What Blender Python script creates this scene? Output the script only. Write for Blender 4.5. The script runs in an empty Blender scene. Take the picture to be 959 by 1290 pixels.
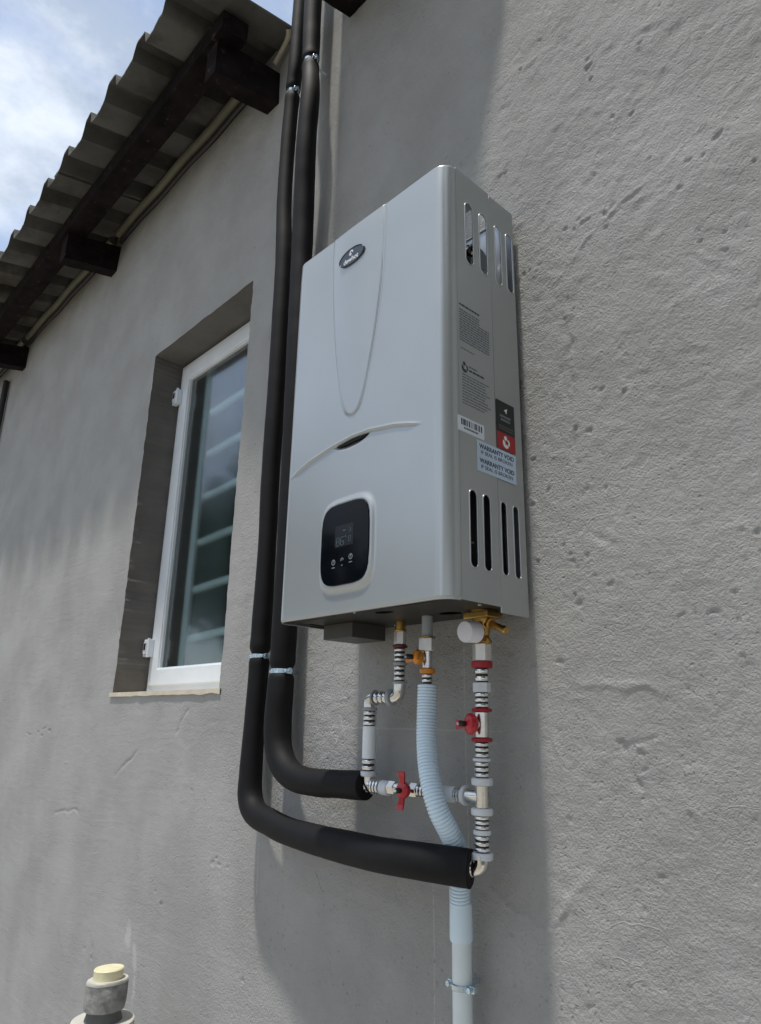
import bpy, bmesh, math, random
from mathutils import Vector, Matrix, noise
import numpy as np
from math import sin, cos, pi, sqrt, radians, exp, atan2
random.seed(7)
scene = bpy.context.scene
C = scene.collection

# ---------------------------------------------------------------- camera
cam = bpy.data.objects.new('camera', bpy.data.cameras.new('camera'))
C.objects.link(cam)
cam.data.sensor_fit = 'AUTO'
cam.data.sensor_width = 36.0
cam.data.lens = 874.5 / 1290 * 36
cam.data.clip_start = 0.02
cam.data.clip_end = 2000
cam.location = (0.90579, -0.80019, -0.14511)
cam.rotation_euler = (1.865757, -0.019017, 0.814657)
scene.camera = cam

# ---------------------------------------------------------------- light, sky, exposure
SUNK = 3.85                                  # drop per metre travelled towards the wall
SUN_TILT = math.atan(1 / SUNK)
scene.view_settings.view_transform = 'Standard'
scene.view_settings.look = 'None'
scene.view_settings.gamma = 1
scene.view_settings.exposure = 0.82
world = bpy.data.worlds.new('World')
scene.world = world
world.use_nodes = True
wn = world.node_tree
wn.nodes.clear()
def wnode(t, **k):
    n = wn.nodes.new(t)
    for a, b in k.items():
        setattr(n, a, b)
    return n
sky = wnode('ShaderNodeTexSky', sky_type='NISHITA')
sky.sun_disc = False
sky.sun_elevation = pi / 2 - SUN_TILT
sky.sun_rotation = pi                        # sun stands over the -Y side
sky.air_density = 1.0
sky.dust_density = 1.0
tc = wnode('ShaderNodeTexCoord')
mp = wnode('ShaderNodeMapping')
mp.inputs['Scale'].default_value = (1.0, 1.0, 1.9)
cn = wnode('ShaderNodeTexNoise')
cn.inputs['Scale'].default_value = 3.2
cn.inputs['Detail'].default_value = 9
cn.inputs['Roughness'].default_value = 0.52
cn.inputs['Distortion'].default_value = 0.25
cr = wnode('ShaderNodeValToRGB')
cr.color_ramp.elements[0].position = 0.30
cr.color_ramp.elements[0].color = (0.25, 0.25, 0.25, 1)
cr.color_ramp.elements[1].position = 0.50
cr.color_ramp.elements[1].color = (1, 1, 1, 1)
cn2 = wnode('ShaderNodeTexNoise')
cn2.inputs['Scale'].default_value = 5.5
cn2.inputs['Detail'].default_value = 8
cn2.inputs['Roughness'].default_value = 0.6
cc = wnode('ShaderNodeValToRGB')
cc.color_ramp.elements[0].position = 0.38
cc.color_ramp.elements[0].color = (2.35, 2.8, 3.55, 1)
cc.color_ramp.elements[1].position = 0.64
cc.color_ramp.elements[1].color = (4.3, 4.7, 5.3, 1)
mx = wnode('ShaderNodeMix', data_type='RGBA')
bgn = wnode('ShaderNodeBackground')
bgn.inputs['Strength'].default_value = 0.12
wo = wnode('ShaderNodeOutputWorld')
L = wn.links.new
L(tc.outputs['Generated'], mp.inputs['Vector'])
L(mp.outputs['Vector'], cn.inputs['Vector'])
L(mp.outputs['Vector'], cn2.inputs['Vector'])
L(cn.outputs['Fac'], cr.inputs['Fac'])
L(cn2.outputs['Fac'], cc.inputs['Fac'])
L(cr.outputs['Color'], mx.inputs[0])
L(sky.outputs['Color'], mx.inputs[6])
L(cc.outputs['Color'], mx.inputs[7])
L(mx.outputs[2], bgn.inputs['Color'])
L(bgn.outputs['Background'], wo.inputs['Surface'])

sun = bpy.data.objects.new('sun', bpy.data.lights.new('sun', 'SUN'))
C.objects.link(sun)
sun.data.energy = 2.0
sun.data.angle = radians(2.4)
sun.data.color = (1.0, 0.95, 0.87)
sun.rotation_euler = (SUN_TILT, 0, 0)
sun.location = (0, -3, 10)

# ---------------------------------------------------------------- materials
def nt(mat):
    t = mat.node_tree
    return t, t.nodes, t.links
def base_mat(name, col, rough=0.5, metal=0.0, bump=0.0, bscale=200.0, cvar=0.08, cscale=12.0, spec=0.5, coat=0.0, detail=5):
    m = bpy.data.materials.new(name)
    m.use_nodes = True
    t, n, l = nt(m)
    b = n['Principled BSDF']
    b.inputs['Roughness'].default_value = rough
    b.inputs['Metallic'].default_value = metal
    b.inputs['Specular IOR Level'].default_value = spec
    b.inputs['Coat Weight'].default_value = coat
    b.inputs['Coat Roughness'].default_value = 0.05
    co = n.new('ShaderNodeTexCoord')
    nz = n.new('ShaderNodeTexNoise')
    nz.inputs['Scale'].default_value = cscale
    nz.inputs['Detail'].default_value = detail
    l.new(co.outputs['Object'], nz.inputs['Vector'])
    mxx = n.new('ShaderNodeMix'); mxx.data_type = 'RGBA'
    mxx.inputs[6].default_value = tuple(c * (1 - cvar) for c in col) + (1,)
    mxx.inputs[7].default_value = tuple(min(1, c * (1 + cvar)) for c in col) + (1,)
    mr = n.new('ShaderNodeMapRange')
    mr.inputs[1].default_value = 0.3; mr.inputs[2].default_value = 0.7
    l.new(nz.outputs['Fac'], mr.inputs[0])
    l.new(mr.outputs[0], mxx.inputs[0])
    l.new(mxx.outputs[2], b.inputs['Base Color'])
    if bump > 0:
        n2 = n.new('ShaderNodeTexNoise')
        n2.inputs['Scale'].default_value = bscale
        n2.inputs['Detail'].default_value = 3
        l.new(co.outputs['Object'], n2.inputs['Vector'])
        bp = n.new('ShaderNodeBump')
        bp.inputs['Strength'].default_value = 0.5
        bp.inputs['Distance'].default_value = bump
        l.new(n2.outputs['Fac'], bp.inputs['Height'])
        l.new(bp.outputs['Normal'], b.inputs['Normal'])
    return m

M = {}
M['silver'] = base_mat('silver_paint', (0.445, 0.472, 0.477), 0.28, 0.55, 0.00006, 900, 0.045, 5)
M['silver_inner'] = base_mat('inner_steel', (0.42, 0.45, 0.49), 0.4, 0.6, 0, 1, 0.15, 20)
M['dark_steel'] = base_mat('dark_steel', (0.045, 0.043, 0.038), 0.5, 0.5, 0.0001, 300, 0.15, 14)
M['box_grey'] = base_mat('box_grey', (0.07, 0.068, 0.062), 0.5, 0.2, 0.0001, 300, 0.1, 30)
M['black'] = base_mat('black_void', (0.006, 0.006, 0.007), 0.7)
M['black_glass'] = base_mat('black_glass', (0.003, 0.004, 0.006), 0.07, 0, 0, 1, 0.05, 10, 0.14, 0.0)
M['badge'] = base_mat('badge_grey', (0.06, 0.075, 0.10), 0.22, 0.3, 0, 1, 0.1, 60)
M['badge_rim'] = base_mat('badge_rim', (0.03, 0.04, 0.055), 0.3, 0.4)
M['white_print'] = base_mat('white_print', (0.75, 0.80, 0.82), 0.5)
M['dim_print'] = base_mat('dim_print', (0.20, 0.23, 0.24), 0.5)
M['dark_print'] = base_mat('dark_print', (0.045, 0.055, 0.065), 0.6)
M['soft_print'] = base_mat('soft_print', (0.14, 0.165, 0.185), 0.6)
M['navy_print'] = base_mat('navy_print', (0.015, 0.03, 0.06), 0.6)
M['sticker_white'] = base_mat('sticker_white', (0.72, 0.78, 0.86), 0.45)
M['sticker_silver'] = base_mat('sticker_silver', (0.56, 0.70, 0.86), 0.4, 0.15)
M['sticker_black'] = base_mat('sticker_black', (0.006, 0.008, 0.010), 0.4)
M['sticker_red'] = base_mat('sticker_red', (0.36, 0.012, 0.02), 0.4)
M['foam'] = base_mat('foam_rubber', (0.0045, 0.0047, 0.0058), 0.66, 0, 0.0005, 380, 0.25, 35, 0.28)
M['foam_end'] = base_mat('foam_rubber_cut', (0.007, 0.007, 0.008), 0.8, 0, 0.0004, 500, 0.25, 35, 0.3)
M['zinc'] = base_mat('zinc_plated', (0.62, 0.74, 0.82), 0.25, 0.9, 0.0001, 400, 0.2, 80)
M['nickel'] = base_mat('nickel_plated', (0.74, 0.71, 0.66), 0.16, 1.0, 0.0001, 300, 0.15, 60)
M['press'] = base_mat('pressed_sleeve', (0.80, 0.80, 0.79), 0.16, 1.0, 0.0001, 300, 0.15, 70)
M['nut'] = base_mat('white_metal_nut', (0.72, 0.70, 0.66), 0.32, 0.6, 0.0001, 300, 0.1, 60)
M['brass'] = base_mat('brass', (0.50, 0.32, 0.10), 0.32, 1.0, 0.0002, 260, 0.25, 60)
M['groove'] = base_mat('groove_rubber', (0.02, 0.022, 0.025), 0.6)
M['ring_grey'] = base_mat('plastic_grey', (0.33, 0.36, 0.38), 0.45)
M['ring_white'] = base_mat('plastic_white', (0.66, 0.70, 0.74), 0.4)
M['pipe_white'] = base_mat('pipe_white', (0.80, 0.85, 0.89), 0.35, 0, 0, 1, 0.03, 30)
M['conduit'] = base_mat('conduit_plastic', (0.70, 0.84, 0.95), 0.4, 0, 0, 1, 0.03, 30)
M['pvc'] = base_mat('pvc_white', (0.72, 0.80, 0.82), 0.35, 0, 0, 1, 0.04, 20)
M['red'] = base_mat('red_enamel', (0.48, 0.008, 0.018), 0.32, 0, 0.0001, 300, 0.15, 60, 0.5, 0.3)
M['ring_red'] = base_mat('plastic_red', (0.34, 0.01, 0.02), 0.4)
M['ring_dark_red'] = base_mat('plastic_dark_red', (0.12, 0.015, 0.015), 0.4)
M['orange'] = base_mat('orange_enamel', (0.62, 0.22, 0.01), 0.38, 0, 0.0001, 300, 0.15, 60, 0.5, 0.2)
M['cap'] = base_mat('white_cap', (0.70, 0.70, 0.76), 0.35)
M['timber'] = base_mat('tarred_timber', (0.011, 0.008, 0.008), 0.85, 0, 0.004, 45, 0.5, 18, 0.12)
def flake(m):
    t, n, l = nt(m); b = n['Principled BSDF']; src = b.inputs['Base Color'].links[0].from_socket
    co = n.new('ShaderNodeTexCoord'); z = n.new('ShaderNodeTexNoise'); z.inputs['Scale'].default_value = 38; z.inputs['Detail'].default_value = 6; z.inputs['Roughness'].default_value = 0.7
    l.new(co.outputs['Object'], z.inputs['Vector'])
    r = n.new('ShaderNodeMapRange'); r.inputs[1].default_value = 0.60; r.inputs[2].default_value = 0.70; l.new(z.outputs['Fac'], r.inputs[0])
    k = n.new('ShaderNodeMix'); k.data_type = 'RGBA'; k.inputs[7].default_value = (0.075, 0.050, 0.040, 1)
    l.new(r.outputs[0], k.inputs[0]); l.new(src, k.inputs[6]); l.new(k.outputs[2], b.inputs['Base Color'])
flake(M['timber'])
M['batten'] = base_mat('pale_batten', (0.13, 0.125, 0.085), 0.6, 0, 0.0006, 90, 0.15, 12)
M['cable'] = base_mat('black_cable', (0.02, 0.018, 0.018), 0.6)
M['beige'] = base_mat('beige_strip', (0.42, 0.38, 0.30), 0.6)
M['frame_white'] = base_mat('frame_white_paint', (0.76, 0.81, 0.87), 0.42, 0, 0.0002, 200, 0.05, 12)
M['sash_white'] = base_mat('sash_white_paint', (0.78, 0.83, 0.88), 0.4, 0, 0.0002, 200, 0.05, 12)
M['bar_white'] = base_mat('bar_white_paint', (0.84, 0.90, 0.92), 0.5)
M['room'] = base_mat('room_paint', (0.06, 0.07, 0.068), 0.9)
M['sill'] = base_mat('sill_cream', (0.62, 0.56, 0.45), 0.7, 0, 0.001, 120, 0.12, 25)
M['stub'] = base_mat('cement_coated_pipe', (0.25, 0.247, 0.24), 0.85, 0, 0.003, 120, 0.35, 60)
M['stub_pale'] = base_mat('pale_plastic_pipe', (0.52, 0.51, 0.46), 0.6, 0, 0.0005, 120, 0.15, 25)
M['stub_dark'] = base_mat('rubber_neck', (0.10, 0.10, 0.10), 0.6)
M['yellow'] = base_mat('yellow_plug', (0.74, 0.69, 0.46), 0.45, 0, 0.0005, 100, 0.1, 40)
M['trunk'] = base_mat('bark', (0.09, 0.07, 0.05), 0.9, 0, 0.01, 20, 0.3, 8)
M['leaf'] = base_mat('leaf', (0.038, 0.062, 0.028), 0.6, 0, 0, 1, 0.4, 1.2)
M['flower_pot'] = M['stub']

# window glass: lightly obscured pane, clear mirror coat on its outer face
gm = bpy.data.materials.new('window_glass'); gm.use_nodes = True
gb = gm.node_tree.nodes['Principled BSDF']
gb.inputs['Base Color'].default_value = (0.74, 0.87, 0.88, 1)
gb.inputs['Transmission Weight'].default_value = 1.0
gb.inputs['Roughness'].default_value = 0.13
gb.inputs['IOR'].default_value = 1.45
gb.inputs['Coat Weight'].default_value = 1.0
gb.inputs['Coat IOR'].default_value = 1.45
gb.inputs['Coat Roughness'].default_value = 0.06
M['glass'] = gm

# cement sheet: grey-brown with lichen and soot patches
def cement_sheet():
    m = base_mat('fibre_cement', (0.105, 0.103, 0.094), 0.85, 0, 0.0015, 110, 0.3, 7, 0.3, 0, 8)
    t, n, l = nt(m)
    b = n['Principled BSDF']
    src = b.inputs['Base Color'].links[0].from_socket
    co = n.new('ShaderNodeTexCoord')
    z = n.new('ShaderNodeTexNoise'); z.inputs['Scale'].default_value = 3.1; z.inputs['Detail'].default_value = 9; z.inputs['Roughness'].default_value = 0.7
    l.new(co.outputs['Object'], z.inputs['Vector'])
    r = n.new('ShaderNodeValToRGB')
    r.color_ramp.elements[0].position = 0.47; r.color_ramp.elements[0].color = (0, 0, 0, 1)
    r.color_ramp.elements[1].position = 0.66; r.color_ramp.elements[1].color = (1, 1, 1, 1)
    l.new(z.outputs['Fac'], r.inputs['Fac'])
    mxx = n.new('ShaderNodeMix'); mxx.data_type = 'RGBA'
    mxx.inputs[7].default_value = (0.045, 0.036, 0.028, 1)
    l.new(r.outputs['Color'], mxx.inputs[0]); l.new(src, mxx.inputs[6])
    l.new(mxx.outputs[2], b.inputs['Base Color'])
    return m
M['sheet'] = cement_sheet()

# painted, roughly trowelled plaster
def plaster():
    m = bpy.data.materials.new('painted_plaster'); m.use_nodes = True
    t, n, l = nt(m)
    b = n['Principled BSDF']
    b.inputs['Roughness'].default_value = 0.88
    b.inputs['Specular IOR Level'].default_value = 0.25
    co = n.new('ShaderNodeTexCoord')
    V = co.outputs['Object']
    def noise_n(scale, detail=4, rough=0.5, dist=0.0, vec=None, out='Fac'):
        z = n.new('ShaderNodeTexNoise')
        z.inputs['Scale'].default_value = scale; z.inputs['Detail'].default_value = detail
        z.inputs['Roughness'].default_value = rough; z.inputs['Distortion'].default_value = dist
        l.new(vec or V, z.inputs['Vector'])
        return z.outputs[out]
    def math_n(op, a, bb=None, c=None, clamp=False):
        z = n.new('ShaderNodeMath'); z.operation = op; z.use_clamp = clamp
        for i, s in enumerate((a, bb, c)):
            if s is None: continue
            if isinstance(s, (int, float)): z.inputs[i].default_value = s
            else: l.new(s, z.inputs[i])
        return z.outputs[0]
    def ramp(s, a, bb, smooth=True):
        z = n.new('ShaderNodeMapRange'); z.interpolation_type = 'SMOOTHSTEP' if smooth else 'LINEAR'
        z.inputs[1].default_value = a; z.inputs[2].default_value = bb
        l.new(s, z.inputs[0])
        return z.outputs[0]
    # warped coordinates for hand-made looking marks
    wv = noise_n(9, 3, 0.5, 0, None, 'Color')
    vs = n.new('ShaderNodeVectorMath'); vs.operation = 'SUBTRACT'; l.new(wv, vs.inputs[0]); vs.inputs[1].default_value = (0.5, 0.5, 0.5)
    vm = n.new('ShaderNodeVectorMath'); vm.operation = 'SCALE'; l.new(vs.outputs[0], vm.inputs[0]); vm.inputs['Scale'].default_value = 0.05
    va = n.new('ShaderNodeVectorMath'); va.operation = 'ADD'; l.new(V, va.inputs[0]); l.new(vm.outputs[0], va.inputs[1])
    WV = va.outputs[0]
    # region mask: rougher plaster towards the right, smoother on the left
    sx = n.new('ShaderNodeSeparateXYZ'); l.new(V, sx.inputs[0])
    big = noise_n(2.6, 3, 0.55)
    rgn = math_n('ADD', ramp(sx.outputs['X'], -0.9, 0.25), math_n('MULTIPLY', math_n('SUBTRACT', big, 0.5), 1.4), clamp=True)
    grit = noise_n(290, 3, 0.7)
    grit2 = noise_n(130, 4, 0.65)
    grit3 = noise_n(48, 3, 0.6, 0.6)
    # pits, gated by the channels of one cloudy field so that they come in flocks
    gs = n.new('ShaderNodeSeparateColor'); l.new(noise_n(8, 3, 0.6, 0, None, 'Color'), gs.inputs[0])
    gs2 = n.new('ShaderNodeSeparateColor'); l.new(noise_n(3.3, 2, 0.5, 0, None, 'Color'), gs2.inputs[0])
    jit = math_n('MULTIPLY', math_n('SUBTRACT', grit2, 0.5), 0.40)
    def pits(scale, thr, gate, g0, g1):
        v = n.new('ShaderNodeTexVoronoi'); v.inputs['Scale'].default_value = scale; v.inputs['Randomness'].default_value = 1
        l.new(WV, v.inputs['Vector'])
        return math_n('MULTIPLY', ramp(math_n('ADD', v.outputs['Distance'], jit), thr, 0.02), ramp(math_n('ADD', gate, math_n('MULTIPLY', rgn, 0.055)), g0, g1))
    p1 = pits(95, 0.22, gs.outputs[0], 0.53, 0.61)
    p3 = pits(180, 0.28, gs.outputs[2], 0.53, 0.60)
    # trowel drag marks: stretched noise in two directions
    def drag(ang, sc, th0, th1):
        mpn = n.new('ShaderNodeMapping'); mpn.inputs['Rotation'].default_value = (0, ang, 0)
        mpn.inputs['Scale'].default_value = (4, 1, 60)
        l.new(WV, mpn.inputs['Vector'])
        return math_n('MULTIPLY', math_n('SUBTRACT', noise_n(sc, 3, 0.5, 0.3, mpn.outputs[0]), 0.5), ramp(gs2.outputs[0], th0, th1))
    d1 = drag(0.5, 1.0, 0.45, 0.6)
    d2 = drag(-0.35, 1.3, 0.58, 0.44)
    # thin folded ridges and hairlines: edges of large warped cells, shown only here and there
    ve = n.new('ShaderNodeTexVoronoi'); ve.feature = 'DISTANCE_TO_EDGE'; ve.inputs['Scale'].default_value = 7.5
    vw = n.new('ShaderNodeVectorMath'); vw.operation = 'SCALE'; l.new(vs.outputs[0], vw.inputs[0]); vw.inputs['Scale'].default_value = 0.30
    vw2 = n.new('ShaderNodeVectorMath'); vw2.operation = 'ADD'; l.new(V, vw2.inputs[0]); l.new(vw.outputs[0], vw2.inputs[1])
    l.new(vw2.outputs[0], ve.inputs['Vector'])
    edge = math_n('MULTIPLY', ramp(math_n('ADD', ve.outputs['Distance'], math_n('MULTIPLY', math_n('SUBTRACT', grit2, 0.5), 0.03)), 0.022, 0.0), ramp(math_n('ADD', gs.outputs[2], math_n('MULTIPLY', rgn, 0.03)), 0.58, 0.66))
    und = noise_n(7, 2, 0.5)
    hi = math_n('MULTIPLY_ADD', math_n('MULTIPLY', ramp(sx.outputs['Z'], 0.1, 0.35), ramp(sx.outputs['X'], 0.0, 0.4)), 0.4, 1.0)
    rgn = math_n('MULTIPLY', rgn, hi)
    h = math_n('MULTIPLY', grit, math_n('MULTIPLY_ADD', rgn, 0.0034, 0.0014))
    h = math_n('ADD', h, math_n('MULTIPLY', grit2, math_n('MULTIPLY_ADD', rgn, 0.0036, 0.0006)))
    h = math_n('ADD', h, math_n('MULTIPLY', grit3, math_n('MULTIPLY_ADD', rgn, 0.0014, 0.0004)))
    h = math_n('ADD', h, math_n('MULTIPLY', und, 0.002))
    h = math_n('ADD', h, math_n('MULTIPLY', math_n('ADD', d1, d2), 0.0014))
    for p, a in ((p1, -0.0042), (p3, -0.0022), (edge, 0.0011)):
        h = math_n('ADD', h, math_n('MULTIPLY', p, a))
    bp = n.new('ShaderNodeBump'); bp.inputs['Strength'].default_value = 0.62; bp.inputs['Distance'].default_value = 1.0
    l.new(h, bp.inputs['Height']); l.new(bp.outputs['Normal'], b.inputs['Normal'])
    # colour: warm grey paint with faint cloudy patches and shade painted into the pits
    c1 = n.new('ShaderNodeMix'); c1.data_type = 'RGBA'
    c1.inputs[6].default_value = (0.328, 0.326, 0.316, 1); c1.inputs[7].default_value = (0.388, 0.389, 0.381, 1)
    l.new(ramp(noise_n(4.5, 7, 0.6), 0.32, 0.68), c1.inputs[0])
    c2 = n.new('ShaderNodeMix'); c2.data_type = 'RGBA'
    c2.inputs[7].default_value = (0.12, 0.115, 0.105, 1)
    l.new(math_n('MULTIPLY', p1, 0.18), c2.inputs[0]); l.new(c1.outputs[2], c2.inputs[6])
    # green-black mould under the wall top
    c3 = n.new('ShaderNodeMix'); c3.data_type = 'RGBA'; c3.inputs[7].default_value = (0.10, 0.10, 0.055, 1)
    mz = math_n('ADD', sx.outputs['Z'], math_n('MULTIPLY', math_n('SUBTRACT', noise_n(6, 5, 0.6), 0.5), 0.12))
    l.new(math_n('MULTIPLY', math_n('MULTIPLY', ramp(mz, 1.50, 1.62), ramp(sx.outputs['X'], -0.4, -0.6)), 0.75), c3.inputs[0]); l.new(c2.outputs[2], c3.inputs[6])
    # chalk setting-out lines, a chalk squiggle and a putty smear
    def line(axis, c, w, lo, hi):
        o1, o2 = ('X', 'Z') if axis == 'X' else ('Z', 'X')
        dd = math_n('ABSOLUTE', math_n('SUBTRACT', sx.outputs[o1], c))
        m1 = math_n('LESS_THAN', dd, w)
        m2 = math_n('LESS_THAN', math_n('ABSOLUTE', math_n('SUBTRACT', sx.outputs[o2], (lo + hi) / 2)), (hi - lo) / 2)
        return math_n('MULTIPLY', m1, m2)
    ck = line('Z', -0.1535, 0.0011, -0.16, 0.30)
    ck = math_n('MAXIMUM', ck, line('X', 0.2335, 0.0010, -0.34, -0.03))
    ck = math_n('MAXIMUM', ck, line('X', 0.1690, 0.0010, -0.62, -0.34))
    ck = math_n('MAXIMUM', ck, line('X', -0.2620, 0.0010, -0.45, -0.36))
    ck = math_n('MULTIPLY', ck, math_n('MULTIPLY', ramp(grit2, 0.38, 0.55), 0.40))
    at = n.new('ShaderNodeAttribute'); at.attribute_name = 'smear'
    sm = math_n('MULTIPLY', ramp(math_n('ADD', at.outputs['Fac'], math_n('MULTIPLY', math_n('SUBTRACT', grit2, 0.5), 0.9)), 0.35, 0.75), 0.40)
    c4 = n.new('ShaderNodeMix'); c4.data_type = 'RGBA'; c4.inputs[7].default_value = (0.60, 0.60, 0.58, 1)
    l.new(math_n('MAXIMUM', ck, sm), c4.inputs[0]); l.new(c3.outputs[2], c4.inputs[6])
    l.new(c4.outputs[2], b.inputs['Base Color'])
    return m
M['plaster'] = plaster()
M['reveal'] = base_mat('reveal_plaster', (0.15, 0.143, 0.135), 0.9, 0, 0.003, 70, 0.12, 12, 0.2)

# ---------------------------------------------------------------- helpers
def link(name, me, parent=None, smooth=False):
    o = bpy.data.objects.new(name, me)
    C.objects.link(o)
    if smooth:
        for p in me.polygons: p.use_smooth = True
    if parent is not None:
        o.parent = parent
    return o
def thing(name, label, cat, loc=(0, 0, 0), group=None):
    o = bpy.data.objects.new(name, None); C.objects.link(o)
    o.location = loc; o.empty_display_size = 0.05
    o['label'] = label; o['category'] = cat
    if group: o['group'] = group
    return o
class MB:
    """collects faces in world coordinates; build() links them as one mesh, in its parent's frame"""
    def __init__(s): s.v = []; s.f = []; s.sm = []
    def add(s, vs, fs, smooth=False):
        k = len(s.v); s.v += [tuple(v) for v in vs]; s.f += [tuple(i + k for i in f) for f in fs]; s.sm += [smooth] * len(fs)
        return s
    def box(s, x0, x1, y0, y1, z0, z1):
        vs = [(x, y, z) for x in (x0, x1) for y in (y0, y1) for z in (z0, z1)]
        return s.add(vs, [(0, 1, 3, 2), (4, 6, 7, 5), (0, 4, 5, 1), (2, 3, 7, 6), (0, 2, 6, 4), (1, 5, 7, 3)])
    def bevbox(s, x0, x1, y0, y1, z0, z1, b):
        bm = bmesh.new()
        bmesh.ops.create_cube(bm, size=1)
        for v in bm.verts:
            v.co = Vector((x0 + (v.co.x + .5) * (x1 - x0), y0 + (v.co.y + .5) * (y1 - y0), z0 + (v.co.z + .5) * (z1 - z0)))
        bmesh.ops.bevel(bm, geom=bm.edges[:], offset=b, segments=2, affect='EDGES', profile=0.6)
        bm.verts.ensure_lookup_table(); bm.verts.index_update()
        s.add([v.co[:] for v in bm.verts], [[v.index for v in f.verts] for f in bm.faces])
        bm.free(); return s
    def lathe(s, p, d, prof, n=28, ref=None, cap=True, smooth=True, phase=0.0):
        p = Vector(p); d = Vector(d).normalized()
        u = Vector((0, 0, 1)) if abs(d.z) < 0.9 else Vector((1, 0, 0))
        u = (u - d * u.dot(d)).normalized(); w = d.cross(u)
        vs = []
        for (t, r) in prof:
            for k in range(n):
                a = 2 * pi * k / n + phase
                vs.append(p + d * t + (u * cos(a) + w * sin(a)) * r)
        fs = []
        for i in range(len(prof) - 1):
            for k in range(n):
                k2 = (k + 1) % n
                fs.append((i * n + k, i * n + k2, (i + 1) * n + k2, (i + 1) * n + k))
        s.add(vs, fs, smooth)
        if cap:
            s.add([vs[k] for k in range(n)], [tuple(reversed(range(n)))])
            m = (len(prof) - 1) * n
            s.add([vs[m + k] for k in range(n)], [tuple(range(n))])
        return s
    def tube(s, pts, rad, n=20, cap=True, squash=None, smooth=True):
        pts = [Vector(p) for p in pts]
        if not hasattr(rad, '__len__'): rad = [rad] * len(pts)
        vs = []; prev = None
        for i, p in enumerate(pts):
            a = pts[max(i - 1, 0)]; b2 = pts[min(i + 1, len(pts) - 1)]
            d = (b2 - a).normalized()
            if prev is None:
                u = Vector((0, 1, 0)) if abs(d.y) < 0.9 else Vector((1, 0, 0))
            else: u = prev
            u = (u - d * u.dot(d)).normalized(); w = d.cross(u); prev = u
            for k in range(n):
                an = 2 * pi * k / n
                vs.append(p + (u * cos(an) + w * sin(an)) * rad[i])
        fs = []
        for i in range(len(pts) - 1):
            for k in range(n):
                k2 = (k + 1) % n
                fs.append((i * n + k, i * n + k2, (i + 1) * n + k2, (i + 1) * n + k))
        s.add(vs, fs, smooth)
        if cap:
            s.add(vs[:n], [tuple(reversed(range(n)))])
            s.add(vs[-n:], [tuple(range(n))])
        return s
    def build(s, name, mat, parent=None, kind=None, fix=True):
        me = bpy.data.meshes.new(name)
        off = Vector((0, 0, 0))
        q = parent
        while q is not None:
            off += q.location; q = q.parent
        me.from_pydata([tuple(Vector(v) - off) for v in s.v], [], s.f)
        me.polygons.foreach_set('use_smooth', s.sm)
        if fix:
            bm = bmesh.new(); bm.from_mesh(me)
            bmesh.ops.remove_doubles(bm, verts=bm.verts[:], dist=1e-6)
            bmesh.ops.recalc_face_normals(bm, faces=bm.faces[:])
            for e in bm.edges:
                if len(e.link_faces) == 2 and e.calc_face_angle(0) > radians(38): e.smooth = False
            bm.to_mesh(me); bm.free()
        me.materials.append(mat)
        o = link(name, me, parent)
        if kind: o['kind'] = kind
        return o
def curve_pts(ctrl, per=8):
    """Catmull-Rom through control points (tuples of any length)"""
    out = []
    n = len(ctrl)
    for i in range(n - 1):
        p0 = ctrl[max(i - 1, 0)]; p1 = ctrl[i]; p2 = ctrl[i + 1]; p3 = ctrl[min(i + 2, n - 1)]
        for k in range(per):
            t = k / per
            out.append(tuple(0.5 * ((2 * b) + (-a + c) * t + (2 * a - 5 * b + 4 * c - d) * t * t + (-a + 3 * b - 3 * c + d) * t ** 3)
                             for a, b, c, d in zip(p0, p1, p2, p3)))
    out.append(tuple(ctrl[-1]))
    return out
def plate(name, outer, holes, mat, parent, matrix, thick, bevel=0.0):
    """flat plate with holes, drawn in a plane and carried to its place by matrix"""
    cu = bpy.data.curves.new(name, 'CURVE'); cu.dimensions = '2D'; cu.fill_mode = 'BOTH'
    cu.extrude = thick / 2 - bevel; cu.bevel_depth = bevel; cu.bevel_resolution = 2
    cu.offset = -bevel
    for loop in [outer] + holes:
        sp = cu.splines.new('POLY'); sp.points.add(len(loop) - 1)
        for i, (x, y) in enumerate(loop): sp.points[i].co = (x, y, 0, 1)
        sp.use_cyclic_u = True
    o = bpy.data.objects.new(name, cu)
    me = bpy.data.meshes.new_from_object(o)
    bpy.data.objects.remove(o)
    off = Vector((0, 0, 0)); q = parent
    while q is not None: off += q.location; q = q.parent
    me.transform(Matrix.Translation(-off) @ matrix)
    me.materials.clear(); me.materials.append(mat)
    return link(name, me, parent)
def text_mesh(name, body, size, mat, parent, matrix, bold=False, align='CENTER', width=None):
    cu = bpy.data.curves.new(name, 'FONT'); cu.body = body; cu.size = size
    cu.align_x = align; cu.align_y = 'CENTER'; cu.extrude = 0.00008
    if bold: cu.offset = size * 0.022
    o = bpy.data.objects.new(name, cu)
    me = bpy.data.meshes.new_from_object(o)
    bpy.data.objects.remove(o)
    if width:
        xs = [v.co.x for v in me.vertices]; w = max(xs) - min(xs)
        me.transform(Matrix.Diagonal((width / w, 1, 1, 1)))
    off = Vector((0, 0, 0)); q = parent
    while q is not None: off += q.location; q = q.parent
    me.transform(Matrix.Translation(-off) @ matrix)
    me.materials.clear(); me.materials.append(mat)
    return link(name, me, parent)
def side_m(y, z, x=0.3603):      # drawn (right, up) -> (+Y, +Z) on a face looking to +X
    return Matrix(((0, 0, 1, x), (1, 0, 0, y), (0, 1, 0, z), (0, 0, 0, 1)))
def front_m(x, z, y=-0.18):      # drawn (right, up) -> (+X, +Z) on a face looking to -Y
    return Matrix(((1, 0, 0, x), (0, 0, -1, y), (0, 1, 0, z), (0, 0, 0, 1)))
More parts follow.
